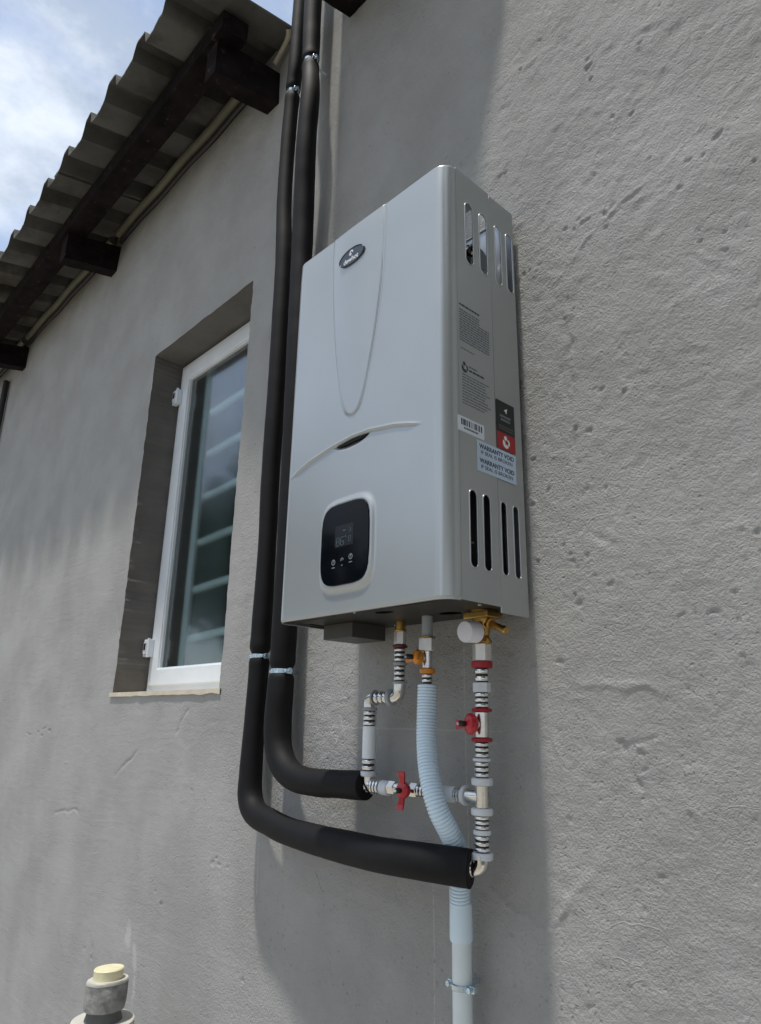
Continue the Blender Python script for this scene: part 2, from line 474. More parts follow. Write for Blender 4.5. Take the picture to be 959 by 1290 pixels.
def capsule(cx, z0, z1, w, n=9):
    r = w / 2; pts = []
    for k in range(n + 1): a = pi * k / n; pts.append((cx + r * cos(a), z1 - r + r * sin(a)))
    for k in range(n + 1): a = pi + pi * k / n; pts.append((cx + r * cos(a), z0 + r + r * sin(a)))
    return pts
def rrect(x0, x1, z0, z1, r, n=5):
    pts = []
    for cx, cz, a0 in ((x1 - r, z1 - r, 0), (x0 + r, z1 - r, pi / 2), (x0 + r, z0 + r, pi), (x1 - r, z0 + r, 1.5 * pi)):
        for k in range(n + 1): a = a0 + pi / 2 * k / n; pts.append((cx + r * cos(a), cz + r * sin(a)))
    return pts

# ---------------------------------------------------------------- ground
GZ = -1.45
g = MB(); N = 24; S = 300
vs = []; fs = []
def gc(i): t = i / N * 2 - 1; return (abs(t) ** 3) * (1 if t > 0 else -1) * S
for i in range(N + 1):
    for j in range(N + 1):
        vs.append((gc(i), gc(j), GZ))
for i in range(N):
    for j in range(N):
        a = i * (N + 1) + j; fs.append((a, a + N + 1, a + N + 2, a + 1))
g.add(vs, fs)
M['ground'] = base_mat('dry_ground', (0.33, 0.31, 0.265), 0.95, 0, 0.01, 14, 0.25, 1.5, 0.2)
g.build('ground', M['ground'], None, 'structure')
pv = MB(); pv.box(-4, 3, -1.1, -0.003, GZ + 0.003, GZ + 0.06)
M['apron'] = base_mat('concrete_apron', (0.42, 0.405, 0.375), 0.9, 0, 0.004, 40, 0.15, 5, 0.2)
pv.build('pavement', M['apron'], None, 'structure')

# ---------------------------------------------------------------- house: wall, window, roofs
house = thing('house', 'grey plastered house wall with deep window and corrugated eaves above', 'house')
WX0, WX1, WZ0, WZ1 = -0.997, -0.448, -0.082, 0.938
def grid(segs):
    out = []
    for (a, b_, st) in segs:
        n_ = max(1, round((b_ - a) / st)); out += [a + (b_ - a) * k / n_ for k in range(n_)]
    return out + [segs[-1][1]]
xs = grid([(-4.0, -1.9, 0.06), (-1.9, -1.2, 0.008), (-1.2, -0.45, 0.004), (-0.45, -0.1, 0.003), (-0.1, 0.36, 0.004), (0.36, 0.82, 0.0022), (0.82, 1.2, 0.03), (1.2, 3.0, 0.1)])
zs = grid([(GZ, -0.75, 0.06), (-0.75, -0.55, 0.004), (-0.55, 1.0, 0.0026), (1.0, 1.69, 0.005)])
def snap(arr, val):
    i = min(range(len(arr)), key=lambda q: abs(arr[q] - val)); arr[i] = val; return i
ix0, ix1 = snap(xs, WX0), snap(xs, WX1); iz0, iz1 = snap(zs, WZ0), snap(zs, WZ1)
nx, nz = len(xs), len(zs)
XX, ZZ = np.meshgrid(np.array(xs), np.array(zs), indexing='ij')
_tab = np.random.RandomState(5).rand(256, 256)
def vnoise(u, v):
    iu = np.floor(u).astype(int); iv = np.floor(v).astype(int); fu = u - iu; fv = v - iv
    fu = fu * fu * (3 - 2 * fu); fv = fv * fv * (3 - 2 * fv)
    g_ = lambda p, q: _tab[(iu + p) % 256, (iv + q) % 256]
    return (g_(0, 0) * (1 - fu) + g_(1, 0) * fu) * (1 - fv) + (g_(0, 1) * (1 - fu) + g_(1, 1) * fu) * fv - 0.5
def fbm(x, z, sc, o_=4, s_=0.0):
    r = 0; am = 1.0
    for k in range(o_):
        r = r + am * vnoise(x * sc + 17.3 * k + s_, z * sc + 31.7 * k + s_); am *= 0.5; sc = sc * 2.03
    return r
YY = fbm(XX, ZZ, 2.2, 3) * 0.009 + fbm(XX, ZZ, 9, 3, 50) * 0.0032 * np.clip(0.2 + (XX + 0.9) * 0.7, 0.2, 1)
ex = np.maximum.reduce([WX0 - XX, XX - WX1, np.zeros_like(XX)]); ez = np.maximum.reduce([WZ0 - ZZ, ZZ - WZ1, np.zeros_like(XX)])
e1 = np.minimum(1, np.hypot(ex, ez) / 0.15)
hx = np.maximum.reduce([-0.02 - XX, XX - 0.38, np.zeros_like(XX)]); hz_ = np.maximum.reduce([-0.02 - ZZ, ZZ - 0.68, np.zeros_like(XX)])
e2 = np.minimum(1, 0.12 + np.hypot(hx, hz_) / 0.3)
e3 = 1 - 0.75 * np.clip(1 - np.abs(XX + 0.16) / 0.22, 0, 1) * np.clip((ZZ - 0.5) / 0.2, 0, 1)
YY = YY * (0.15 + 0.85 * e1) * e2 * e3
WXX = XX + fbm(XX, ZZ, 22, 3, 7) * 0.016; WZZ = ZZ + fbm(XX, ZZ, 22, 3, 90) * 0.016
rough = np.clip((XX + 0.9) / 1.1 + fbm(XX, ZZ, 3, 2, 33) * 1.2, 0, 1)
tex = fbm(WXX, WZZ, 70, 3, 11)
YY = YY + (tex * 0.0011 + np.abs(fbm(WXX, WZZ, 34, 2, 61)) * 0.0012) * (0.15 + 0.85 * rough) * (1 + 0.4 * np.clip((ZZ - 0.12) / 0.25, 0, 1) * np.clip((XX - 0.3) / 0.15, 0, 1))
def stroke(x0, z0, x1, z1, w, amp, curve=0.0):
    """raised (amp > 0) or scraped (amp < 0) hand-trowel mark along a line"""
    global YY
    lx, hx_ = min(x0, x1) - 0.06, max(x0, x1) + 0.06; lz, hz2 = min(z0, z1) - 0.06, max(z0, z1) + 0.06
    i0, i1 = np.searchsorted(xs, lx), np.searchsorted(xs, hx_); j0, j1 = np.searchsorted(zs, lz), np.searchsorted(zs, hz2)
    if i1 <= i0 or j1 <= j0: return
    X_, Z_ = WXX[i0:i1, j0:j1], WZZ[i0:i1, j0:j1]
    ax_, az_ = x1 - x0, z1 - z0; L2 = ax_ * ax_ + az_ * az_
    t = ((X_ - x0) * ax_ + (Z_ - z0) * az_) / L2; tc_ = np.clip(t, 0, 1)
    cvx, cvz = -az_ * curve, ax_ * curve
    px = x0 + ax_ * tc_ + cvx * 4 * tc_ * (1 - tc_); pz = z0 + az_ * tc_ + cvz * 4 * tc_ * (1 - tc_)
    d = np.hypot(X_ - px, Z_ - pz)
    fade = np.clip(np.minimum(tc_, 1 - tc_) * 6, 0, 1) * (0.6 + 0.8 * (fbm(X_, Z_, 40, 2) + 0.5))
    YY[i0:i1, j0:j1] -= amp * np.exp(-(d / w) ** 2) * fade
def pit(x, z, r, dep):
    i0, i1 = np.searchsorted(xs, x - 3 * r), np.searchsorted(xs, x + 3 * r); j0, j1 = np.searchsorted(zs, z - 3 * r), np.searchsorted(zs, z + 3 * r)
    if i1 <= i0 or j1 <= j0: return
    ang = (x * 977 + z * 613) % 1.2 - 0.6; el = 1.0 + (x * 531 + z * 757) % 1.1
    X_ = XX[i0:i1, j0:j1]; Z_ = ZZ[i0:i1, j0:j1]
    X_ = X_ + fbm(X_, Z_, 190, 2, 5) * r * 1.5 - x; Z_ = Z_ + fbm(X_ + x, Z_, 190, 2, 77) * r * 1.5 - z
    ux = X_ * cos(ang) + Z_ * sin(ang); uz = -X_ * sin(ang) + Z_ * cos(ang)
    d = np.hypot(ux / el, uz) / r
    YY[i0:i1, j0:j1] += dep * np.exp(-d ** 3) - dep * 0.22 * np.exp(-((d - 1.5) / 0.5) ** 2)
for m_ in ((0.40, 0.475, 0.50, 0.555, 0.003, 0.0009, 0.05), (0.50, 0.555, 0.576, 0.582, 0.003, 0.0014), (0.576, 0.582, 0.65, 0.60, 0.0025, 0.0009), (0.64, 0.60, 0.73, 0.67, 0.0025, 0.0009),
           (0.50, 0.56, 0.61, 0.555, 0.0025, 0.0008), (0.262, -0.345, 0.311, -0.377, 0.003, 0.0018), (0.305, -0.375, 0.362, -0.381, 0.003, 0.0018), (0.352, -0.381, 0.40, -0.321, 0.004, 0.0018),
           (0.395, -0.325, 0.44, -0.29, 0.004, 0.0015), (0.42, -0.088, 0.53, -0.102, 0.004, 0.0015), (0.59, -0.39, 0.67, -0.455, 0.004, 0.0018), (0.375, -0.16, 0.40, -0.24, 0.004, 0.0015),
           (0.436, 0.42, 0.438, 0.28, 0.005, -0.0028), (0.427, 0.37, 0.43, 0.2, 0.004, -0.002), (-1.05, 0.17, -0.96, -0.06, 0.005, -0.0018), (-1.30, -0.42, -1.10, -0.395, 0.004, -0.0015, 0.06),
           (0.465, -0.15, 0.50, -0.27, 0.004, -0.0015), (-0.63, -0.19, -0.57, -0.12, 0.004, -0.0018), (-1.32, 0.0, -1.37, -0.27, 0.006, -0.002), (0.60, 0.46, 0.70, 0.35, 0.003, 0.0008),
           (-0.09, 1.45, -0.11, 0.95, 0.005, -0.0022, 0.04), (0.45, -0.185, 0.52, -0.15, 0.003, -0.0012), (-0.92, -0.29, -0.80, -0.21, 0.005, -0.0018),
           (0.45, 0.10, 0.50, 0.07, 0.004, -0.0015)):
    stroke(*m_)
_r = random.Random(3)
for k in range(95):                          # rough flocks of pits and torn holes on the right
    cx_ = _r.uniform(0.30, 0.82) if k % 5 else _r.uniform(-0.45, 0.36); cz_ = _r.uniform(-0.55, 1.3)
    n_p = _r.choice((1, 1, 2, 3, 5, 8))
    for q in range(n_p):
        rr_ = _r.uniform(0.0018, 0.0030) if n_p > 2 else _r.uniform(0.0024, 0.0040)
        pit(cx_ + _r.gauss(0, 0.022), cz_ + _r.gauss(0, 0.014), rr_, rr_ * _r.uniform(0.45, 0.85))
for (x_, z_) in ((0.475, 0.30), (0.50, 0.32), (0.525, 0.33), (0.46, 0.17), (0.452, 0.16), (0.48, 0.155), (0.56, -0.02), (0.575, -0.018), (0.59, -0.02), (0.62, 0.0), (0.545, -0.235), (0.55, -0.24), (0.62, -0.07), (0.47, -0.16), (0.41, 0.09), (0.42, 0.075), (0.445, 0.07), (0.43, 0.055)):
    pit(x_, z_, _r.uniform(0.0020, 0.0032), _r.uniform(0.0014, 0.0024))
for k in range(150):
    x_ = _r.uniform(-1.8, 0.8); z_ = _r.uniform(-0.7, 1.4); a_ = _r.gauss(0.2, 0.6) if _r.random() < 0.6 else _r.uniform(-1.6, 1.6); ln = _r.uniform(0.03, 0.16)
    f_ = 0.35 + 0.65 * min(1, max(0, (x_ + 0.9) / 1.0))
    stroke(x_, z_, x_ + ln * cos(a_), z_ + ln * sin(a_), _r.uniform(0.003, 0.0055), _r.choice((1, -1)) * _r.uniform(0.0003, 0.0008) * f_, _r.uniform(-0.12, 0.12))
for k in range(26):                          # pits come in flocks
    cx_ = _r.uniform(-1.9, 0.8); cz_ = _r.uniform(-0.7, 1.5)
    for q in range(_r.randint(1, 6)):
        x_ = cx_ + _r.gauss(0, 0.03); z_ = cz_ + _r.gauss(0, 0.018)
        pit(x_, z_, _r.uniform(0.0026, 0.0040), _r.uniform(0.0015, 0.0030))
YY[ix0:ix1 + 1, iz0:iz1 + 1] *= 0.4
for j in range(iz0, iz1 + 1):
    XX[ix0, j] += (noise.noise((0.3, 5, zs[j] * 28)) * 0.0045 + noise.noise((0.3, 5, zs[j] * 90)) * 0.0022)
    XX[ix1, j] += (noise.noise((4.3, 5, zs[j] * 28)) * 0.003 + noise.noise((4.3, 5, zs[j] * 90)) * 0.0015)
for i in range(ix0, ix1 + 1):
    ZZ[i, iz1] += noise.noise((xs[i] * 25, 5, 0.7)) * 0.003
co_ = np.stack([XX, YY, ZZ], -1).reshape(-1, 3)
I, J = np.meshgrid(np.arange(nx - 1), np.arange(nz - 1), indexing='ij')
keep = ~((I >= ix0) & (I < ix1) & (J >= iz0) & (J < iz1))
A = (I * nz + J)[keep]
quads = np.stack([A, A + nz, A + nz + 1, A + 1], -1).astype(np.int32)
wme = bpy.data.meshes.new('wall')
wme.vertices.add(len(co_)); wme.vertices.foreach_set('co', co_.astype(np.float32).ravel())
wme.loops.add(quads.size); wme.loops.foreach_set('vertex_index', quads.ravel())
wme.polygons.add(len(quads)); wme.polygons.foreach_set('loop_start', np.arange(0, quads.size, 4, dtype=np.int32))
wme.polygons.foreach_set('use_smooth', np.ones(len(quads), dtype=bool))
wme.update(calc_edges=True)
def blob(x, z, rx, rz): return np.exp(-(((WXX - x) / rx) ** 2 + ((WZZ - z) / rz) ** 2))
smear = blob(-0.735, -0.60, 0.016, 0.035) + blob(-0.70, -0.635, 0.014, 0.03) * 0.9 + blob(-0.69, -0.70, 0.012, 0.05) * 0.7
for (x0_, z0_, x1_, z1_) in ((-0.066, -0.126, -0.052, -0.178), (-0.045, -0.133, -0.030, -0.165), (-0.074, -0.149, -0.022, -0.152), (-0.052, -0.170, -0.018, -0.148)):
    for q in range(14):
        t = q / 13; smear += 1.1 * np.exp(-(((XX - x0_ - (x1_ - x0_) * t) ** 2 + (ZZ - z0_ - (z1_ - z0_) * t) ** 2) / 0.0026 ** 2)) * 0.55
at_ = wme.attributes.new('smear', 'FLOAT', 'POINT'); at_.data.foreach_set('value', np.clip(smear, 0, 1.2).astype(np.float32).ravel())
wme.materials.append(M['plaster'])
wall = link('wall', wme, house)
class _V:
    def __getitem__(s, k): return tuple(float(q) for q in co_[k])
vs = _V()
# solid behind the face (leaves the opening free), top of the wall
bk = MB()
for (a, b_, c, d) in ((-4, WX0 - 0.02, GZ, 1.685), (WX1 + 0.02, 3, GZ, 1.685), (WX0 - 0.02, WX1 + 0.02, GZ, WZ0 - 0.03), (WX0 - 0.02, WX1 + 0.02, WZ1 + 0.02, 1.685)):
    bk.box(a, b_, 0.02, 0.22, c, d)
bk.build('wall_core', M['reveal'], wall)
# reveals, sharing the crooked arris of the face
rv = MB()
def vat(i, j): return vs[i * nz + j]
RD = 0.10
def strip(front):
    n_ = len(front); pv_ = [tuple(p) for p in front] + [(p[0], RD + 0.03, p[2]) for p in front]
    rv.add(pv_, [(k, k + 1, n_ + k + 1, n_ + k) for k in range(n_ - 1)], False)
strip([vat(ix0, j) for j in range(iz0, iz1 + 1)])
strip([vat(ix1, j) for j in range(iz0, iz1 + 1)])
strip([vat(i, iz1) for i in range(ix0, ix1 + 1)])
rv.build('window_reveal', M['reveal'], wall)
# sill
sl = MB(); n_ = 40; top = []; 
for k in range(n_ + 1):
    xx = WX0 - 0.012 + (WX1 - WX0 + 0.02) * k / n_
    top.append((xx, -0.004 + noise.noise((xx * 30, 1, 1)) * 0.002, WZ0 - 0.0095 + noise.noise((xx * 22, 2, 1)) * 0.0035))
sl.add([(a, b_, c) for a, b_, c in top] + [(a, b_, WZ0 + 0.001) for a, b_, c in top] + [(a, 0.13, WZ0 + 0.006) for a, b_, c in top] + [(a, 0.012, c) for a, b_, c in top],
       [(k, k + 1, n_ + 2 + k, n_ + 1 + k) for k in range(n_)] + [(n_ + 1 + k, n_ + 2 + k, 2 * n_ + 3 + k, 2 * n_ + 2 + k) for k in range(n_)] +
       [(3 * n_ + 3 + k, 3 * n_ + 4 + k, k + 1, k) for k in range(n_)])
sl.build('window_sill', M['sill'], house, fix=False)

# window
def ringframe(x0, x1, z0, z1, w, y0, y1):
    b = MB()
    o_ = [(x0, z0), (x1, z0), (x1, z1), (x0, z1)]; i_ = [(x0 + w, z0 + w), (x1 - w, z0 + w), (x1 - w, z1 - w), (x0 + w, z1 - w)]
    vv = [(a, y0, c) for a, c in o_] + [(a, y0, c) for a, c in i_] + [(a, y1, c) for a, c in o_] + [(a, y1, c) for a, c in i_]
    ff = []
    for k in range(4):
        q = (k + 1) % 4
        ff += [(k, q, 4 + q, 4 + k), (8 + k, 12 + k, 12 + q, 8 + q), (k, 8 + k, 8 + q, q), (4 + k, 4 + q, 12 + q, 12 + k)]
    b.add(vv, ff); return b
def bevel_obj(o, w=0.002, seg=2):
    md = o.modifiers.new('bevel', 'BEVEL'); md.width = w; md.segments = seg; md.limit_method = 'ANGLE'; md.angle_limit = radians(35)
window = MB(); window = ringframe(-0.994, -0.451, WZ0 + 0.007, 0.930, 0.028, 0.092, 0.13).build('window', M['frame_white'], house)
bevel_obj(window, 0.003)
sash = ringframe(-0.976, -0.470, -0.060, 0.914, 0.045, 0.086, 0.108).build('window_sash', M['sash_white'], window); bevel_obj(sash, 0.003)
bead = ringframe(-0.931, -0.515, -0.015, 0.869, 0.003, 0.092, 0.100).build('glazing_bead', M['sash_white'], window)
MB().box(-0.9305, -0.5155, 0.1005, 0.1035, -0.0145, 0.8685).build('pane', M['glass'], window)
for hz in (0.815, 0.043):
    hb = MB()
    hb.bevbox(-0.9935, -0.962, 0.070, 0.0855, hz - 0.024, hz + 0.024, 0.002)
    hb.box(-0.988, -0.972, 0.0665, 0.071, hz - 0.016, hz + 0.016)
    hb.lathe((-0.966, 0.071, hz - 0.026), (0, 0, 1), [(0, 0.004), (0.052, 0.004)], 12)
    ho = hb.build('hinge', M['frame_white'], window)
    MB().box(-0.985, -0.974, 0.0655, 0.0667, hz - 0.006, hz + 0.012).build('screw', M['cable'], window)
MB().bevbox(-0.896, -0.866, 0.130, 0.140, -0.05, 0.95, 0.002).build('burglar_bar', M['bar_white'], window)
for k in range(6):
    zz = 0.071 + 0.1365 * k
    b = MB(); pts = curve_pts([(-0.886, 0.147, zz - 0.004), (-0.80, 0.147, zz), (-0.70, 0.147, zz + 0.004), (-0.60, 0.147, zz + 0.002), (-0.46, 0.147, zz)], 6)
    b.tube(pts, 0.0110, 10)
    b.build('burglar_bar', M['bar_white'], window)
rm = MB()                                    # the dim room behind
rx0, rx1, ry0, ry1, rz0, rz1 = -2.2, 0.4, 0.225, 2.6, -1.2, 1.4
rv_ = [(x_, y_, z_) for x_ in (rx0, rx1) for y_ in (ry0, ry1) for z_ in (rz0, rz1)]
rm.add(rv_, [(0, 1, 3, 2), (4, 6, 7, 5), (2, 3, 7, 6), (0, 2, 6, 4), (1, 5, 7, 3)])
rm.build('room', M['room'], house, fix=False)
cu = MB(); n_ = 60                            # pale curtain hanging at the left of the room side
vv = []
for k in range(n_ + 1):
    xx = -1.05 + 0.17 * k / n_; vv += [(xx, 0.235 + 0.016 * sin(k * 0.75), -0.1), (xx, 0.235 + 0.016 * sin(k * 0.75), 1.0)]
cu.add(vv, [(2 * k, 2 * k + 2, 2 * k + 3, 2 * k + 1) for k in range(n_)], True)
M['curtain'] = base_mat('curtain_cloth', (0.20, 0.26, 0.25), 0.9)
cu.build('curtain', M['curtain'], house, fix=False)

# roofs
def roof_z(y): return 1.655 + 0.2 * y
PITCH = 0.185
def prof(x, phase):
    t = ((x - phase) / PITCH + 0.5) % 1.0 - 0.5     # crest at t = 0
    q_ = max(0.0, min(1.0, (0.225 - abs(t)) / 0.105)); up = q_ * q_ * (3 - 2 * q_) * 0.050
    dn = -0.007 * cos(pi * (abs(t) - 0.5) / 0.54) if abs(t) > 0.23 else 0
    return up + dn - 0.017
def skew(x, y0):                             # unseen right-hand eave slanted back to let sun onto the upper wall
    if y0 > -0.35: return 0.0
    return 0.315 * max(0.0, min(1.0, (x - 0.13) / 0.30))
def make_sheet(x0, x1, y0, y1, phase, lift, parent, jag=0):
    b = MB(); n_ = max(8, int((x1 - x0) / PITCH * 28)); yq = y0; ys = [y0 + (y1 - y0) * q for q in (0, 0.02, 0.06, 0.12, 0.2, 0.35, 0.6, 1)]
    th = 0.0065
    tp = []; bt = []
    for k in range(n_ + 1):
        xx = x0 + (x1 - x0) * k / n_
        for q, yy in enumerate(ys):
            y2 = yy + skew(xx, y0) * (1 - (yy - y0) / (y1 - y0)) + (noise.noise((xx * 9, jag, 0)) * 0.006 + noise.noise((xx * 60, jag, 0)) * 0.0015 if q == 0 else 0)
            zz = roof_z(y2) + prof(xx, phase) + lift + noise.noise((xx * 2, yy * 2, jag)) * 0.004
            bt.append((xx, y2, zz)); tp.append((xx, y2, zz + th))
    m_ = len(ys); NB = len(bt)
    ff = []
    for k in range(n_):
        for q in range(m_ - 1):
            a = k * m_ + q
            ff.append((a, a + m_, a + m_ + 1, a + 1)); ff.append((NB + a, NB + a + 1, NB + a + m_ + 1, NB + a + m_))
        a = k * m_
        ff.append((a, NB + a, NB + a + m_, a + m_))
    for q in range(m_ - 1):
        ff.append((q, q + 1, NB + q + 1, NB + q)); a = n_ * m_ + q
        ff.append((a, NB + a, NB + a + 1, a + 1))
    b.add(bt + tp, ff, True)
    return b.build('roof_sheet', M['sheet'], parent)
ROOF = []
for ri, (xr, xl, ye, nsh) in enumerate(((-0.32, -4.0, -0.312, 4), (3.0, -0.13, -0.385, 3))):
    roof = bpy.data.objects.new('roof', None); C.objects.link(roof); roof.parent = house; ROOF.append(roof)
    ph = -0.448 if ri == 0 else 0.02
    w = (xr - xl) / nsh
    for s_ in range(nsh):
        a = xl + w * s_
        make_sheet(a - (0.03 if s_ else 0), a + w, ye + (0.003 if s_ % 2 else 0), 1.6, ph, 0.0225 + (0.0075 if s_ % 2 else 0), roof, s_ + ri * 10)
def timber(x0, x1, y0, y1, za0, zb0, h, seed, name, parent):
    """square-sawn timber with ragged arrises, running from y0 to y1 (za0/zb0: underside heights there)"""
    b = MB(); n_ = 14; vv = []
    for k in range(n_ + 1):
        t = k / n_; yy = y0 + (y1 - y0) * t; zb = za0 + (zb0 - za0) * t
        for q, (xx, zz) in enumerate(((x0, zb), (x1, zb), (x1, zb + h), (x0, zb + h))):
            vv.append((xx + noise.noise((t * 9, q, seed)) * 0.003, yy, zz + noise.noise((t * 9, q + 9, seed)) * 0.003))
    ff = [(4 * k + q, 4 * k + (q + 1) % 4, 4 * k + 4 + (q + 1) % 4, 4 * k + 4 + q) for k in range(n_) for q in range(4)]
    ff += [(0, 3, 2, 1), (4 * n_, 4 * n_ + 1, 4 * n_ + 2, 4 * n_ + 3)]
    b.add(vv, ff)
    return b.build(name, M['timber'], parent)
for k, (xc, yb) in enumerate(((-0.425, -0.192), (-1.47, -0.192), (-2.53, -0.195), (-3.55, -0.19))):
    timber(xc - 0.026, xc + 0.026, yb, 0.5, 1.438, 1.58, 0.108, k, 'rafter', ROOF[0])
timber(-0.100, -0.040, -0.10, 0.5, 1.492, 1.62, 0.12, 11, 'rafter', ROOF[1])
for k in range(1, 4): timber(-0.06 + 1.0 * k - 0.025, -0.06 + 1.0 * k + 0.025, -0.045, 0.5, 1.560, 1.66, 0.07, 12 + k, 'rafter', ROOF[1])
def purlin(x0, x1, y0, y1, z0, z1, seed, parent):
    b = MB(); n_ = 60; vv = []
    for k in range(n_ + 1):
        t = k / n_; xx = x0 + (x1 - x0) * t
        for q, (yy, zz) in enumerate(((y0, z0), (y1, z0 + 0.012), (y1, z1 + 0.012), (y0, z1))):
            vv.append((xx, yy + noise.noise((t * 20, q, seed)) * 0.003, zz + noise.noise((t * 20, q + 9, seed)) * 0.003))
    ff = [(4 * k + q, 4 * k + (q + 1) % 4, 4 * k + 4 + (q + 1) % 4, 4 * k + 4 + q) for k in range(n_) for q in range(4)]
    ff += [(0, 3, 2, 1), (4 * n_, 4 * n_ + 1, 4 * n_ + 2, 4 * n_ + 3)]
    b.add(vv, ff); return b.build('purlin', M['timber'], parent)
purlin(-4.0, -0.365, -0.202, -0.128, 1.546, 1.606, 3, ROOF[0])
purlin(-0.02, 3.0, -0.050, -0.012, 1.575, 1.628, 5, ROOF[1])
for (xa, xb) in ((-4.0, -3.58), (-3.52, -2.56), (-2.50, -1.5), (-1.44, -0.455)):
    bb = MB(); bb.tube([(xa + (xb - xa) * k / 20, -0.016, 1.637 + 0.004 * sin(k * .9 + xa)) for k in range(21)], 0.015, 10)
    bb.build('batten', M['batten'], ROOF[0])
    bb = MB(); bb.tube([(xa + (xb - xa) * k / 20, -0.006, 1.607 + 0.004 * sin(k * .9 + xa)) for k in range(21)], 0.009, 8)  # black tube standing in for the dark gap below the batten
    bb.build('dark_gap_strip', M['cable'], ROOF[0])
bb = MB(); bb.tube(curve_pts([(-0.326, -0.030, 1.655), (-0.333, -0.024, 1.648), (-0.346, -0.02, 1.637), (-0.372, -0.018, 1.625), (-0.398, -0.02, 1.60)], 6), 0.007, 10)
bb.build('edge_strip', M['beige'], ROOF[0])

cb = MB(); cb.tube([(-2.78, -0.012, 1.50), (-2.775, -0.013, 1.2), (-2.77, -0.012, 0.5), (-2.77, -0.012, -1.45)], 0.014, 12)
o = cb.build('drain_pipe', M['cable']); o['label'] = 'thin black downpipe hugging the wall at the far left edge'; o['category'] = 'pipe'

# ---------------------------------------------------------------- water heater
HW, HH, YF, YB = 0.36, 0.651, -0.177, -0.012
R_ = 0.024
SEAM = -0.0745
heater = thing('water_heater', 'silver grey wall-mounted gas water heater with black display', 'water heater', (0.18, -0.05, 0.0))
# front cover with relief
def disp_outline(z):  # half width of display outline at height
    return 0.0
def sd_super(x, z, cx, cz, a, b, p=4.5):
    return ((abs((x - cx) / a)) ** p + (abs((z - cz) / b)) ** p) ** (1 / p)
def smooth(t): t = max(0, min(1, t)); return t * t * (3 - 2 * t)
def interp(tab, z):
    if z <= tab[0][0]: return tab[0][1]
    for (a, va), (b, vb) in zip(tab, tab[1:]):
        if z <= b: t = (z - a) / (b - a); return va + (vb - va) * t
    return tab[-1][1]
def spl(tab):
    pts = curve_pts(tab, 10); return pts
domeL = spl([(0.300, 0.171), (0.305, 0.155), (0.325, 0.1435), (0.356, 0.135), (0.432, 0.121), (0.531, 0.110), (0.660, 0.104)])
domeR = spl([(0.300, 0.171), (0.306, 0.184), (0.322, 0.193), (0.36, 0.2045), (0.436, 0.221), (0.533, 0.233), (0.660, 0.234)])
def arc_z(x): return interp([(0.020, 0.2345), (0.07, 0.2505), (0.126, 0.2605), (0.17, 0.2645), (0.21, 0.2632), (0.264, 0.255), (0.316, 0.241)], x)
def height(x, z):
    h = 0.0
    # display plateau
    d = sd_super(x, z, 0.1680, 0.100, 0.0530, 0.0610)
    h += 0.0050 * smooth((1.17 - d) / 0.16)
    if d < 1.02: h -= 0.0016 * smooth((1.0 - d) / 0.02)
    # arc ridge, tapering at both ends
    if 0.018 < x < 0.318 and abs(z - arc_z(x)) < 0.02:
        e = smooth((x - 0.018) / 0.03) * smooth((0.318 - x) / 0.03)
        h += e * 0.0030 * exp(-((z - arc_z(x)) / 0.0019) ** 2)
    # scooped handle below the ridge
    if 0.126 < x < 0.214:
        t = (x - 0.126) / 0.088; lens = sin(pi * t) ** 0.7
        zt = arc_z(x) - 0.002; zb = zt - 0.0165 * lens
        if zb < z < zt: h -= 0.011 * smooth((z - zb) / (zt - zb + 1e-6))* lens
    # dome panel
    if z > 0.298:
        xl = interp(domeL, z); xr = interp(domeR, z)
        inside = smooth((x - xl) / 0.007) * smooth((xr - x) / 0.003)
        if xr - xl > 0.002 and xl < x < xr:
            u = (x - xl) / (xr - xl)
            hd = inside * (0.0018 + (0.0055 + 0.003 * smooth((z - 0.5) / 0.14)) * sin(pi * u) ** 0.8 * smooth((z - 0.29) / 0.20))
            tz = 0.651 - 0.005 - 0.011 * sin(pi * u) ** 0.7
            if z > tz: hd *= max(0, (0.6505 - z) / (0.6505 - tz))
            h += hd
        dr = abs(x - xr)
        h -= 0.0009 * exp(-(dr / 0.0013) ** 2) * (1 if z < 0.645 else 0)
    # soft crown of the whole front and eased bottom and top edges
    h += -0.0022 * (max(0, (z - 0.60) / 0.051)) ** 2 * 0.6
    h -= 0.002 * smooth((0.004 - z) / 0.004) + 0.003 * smooth((z - (HH - 0.004)) / 0.004)
    return h
fx = [R_ + (HW - 2 * R_) * i / 170 for i in range(171)]
fz = [0.0]; z = 0.0
while z < HH - 0.0022:
    z += 0.0012 if (0.225 < z < 0.27 or 0.632 < z or 0.295 < z < 0.312) else 0.0020
    fz.append(min(z, HH))
fz[-1] = HH
vs2 = []; fs2 = []
cols = []
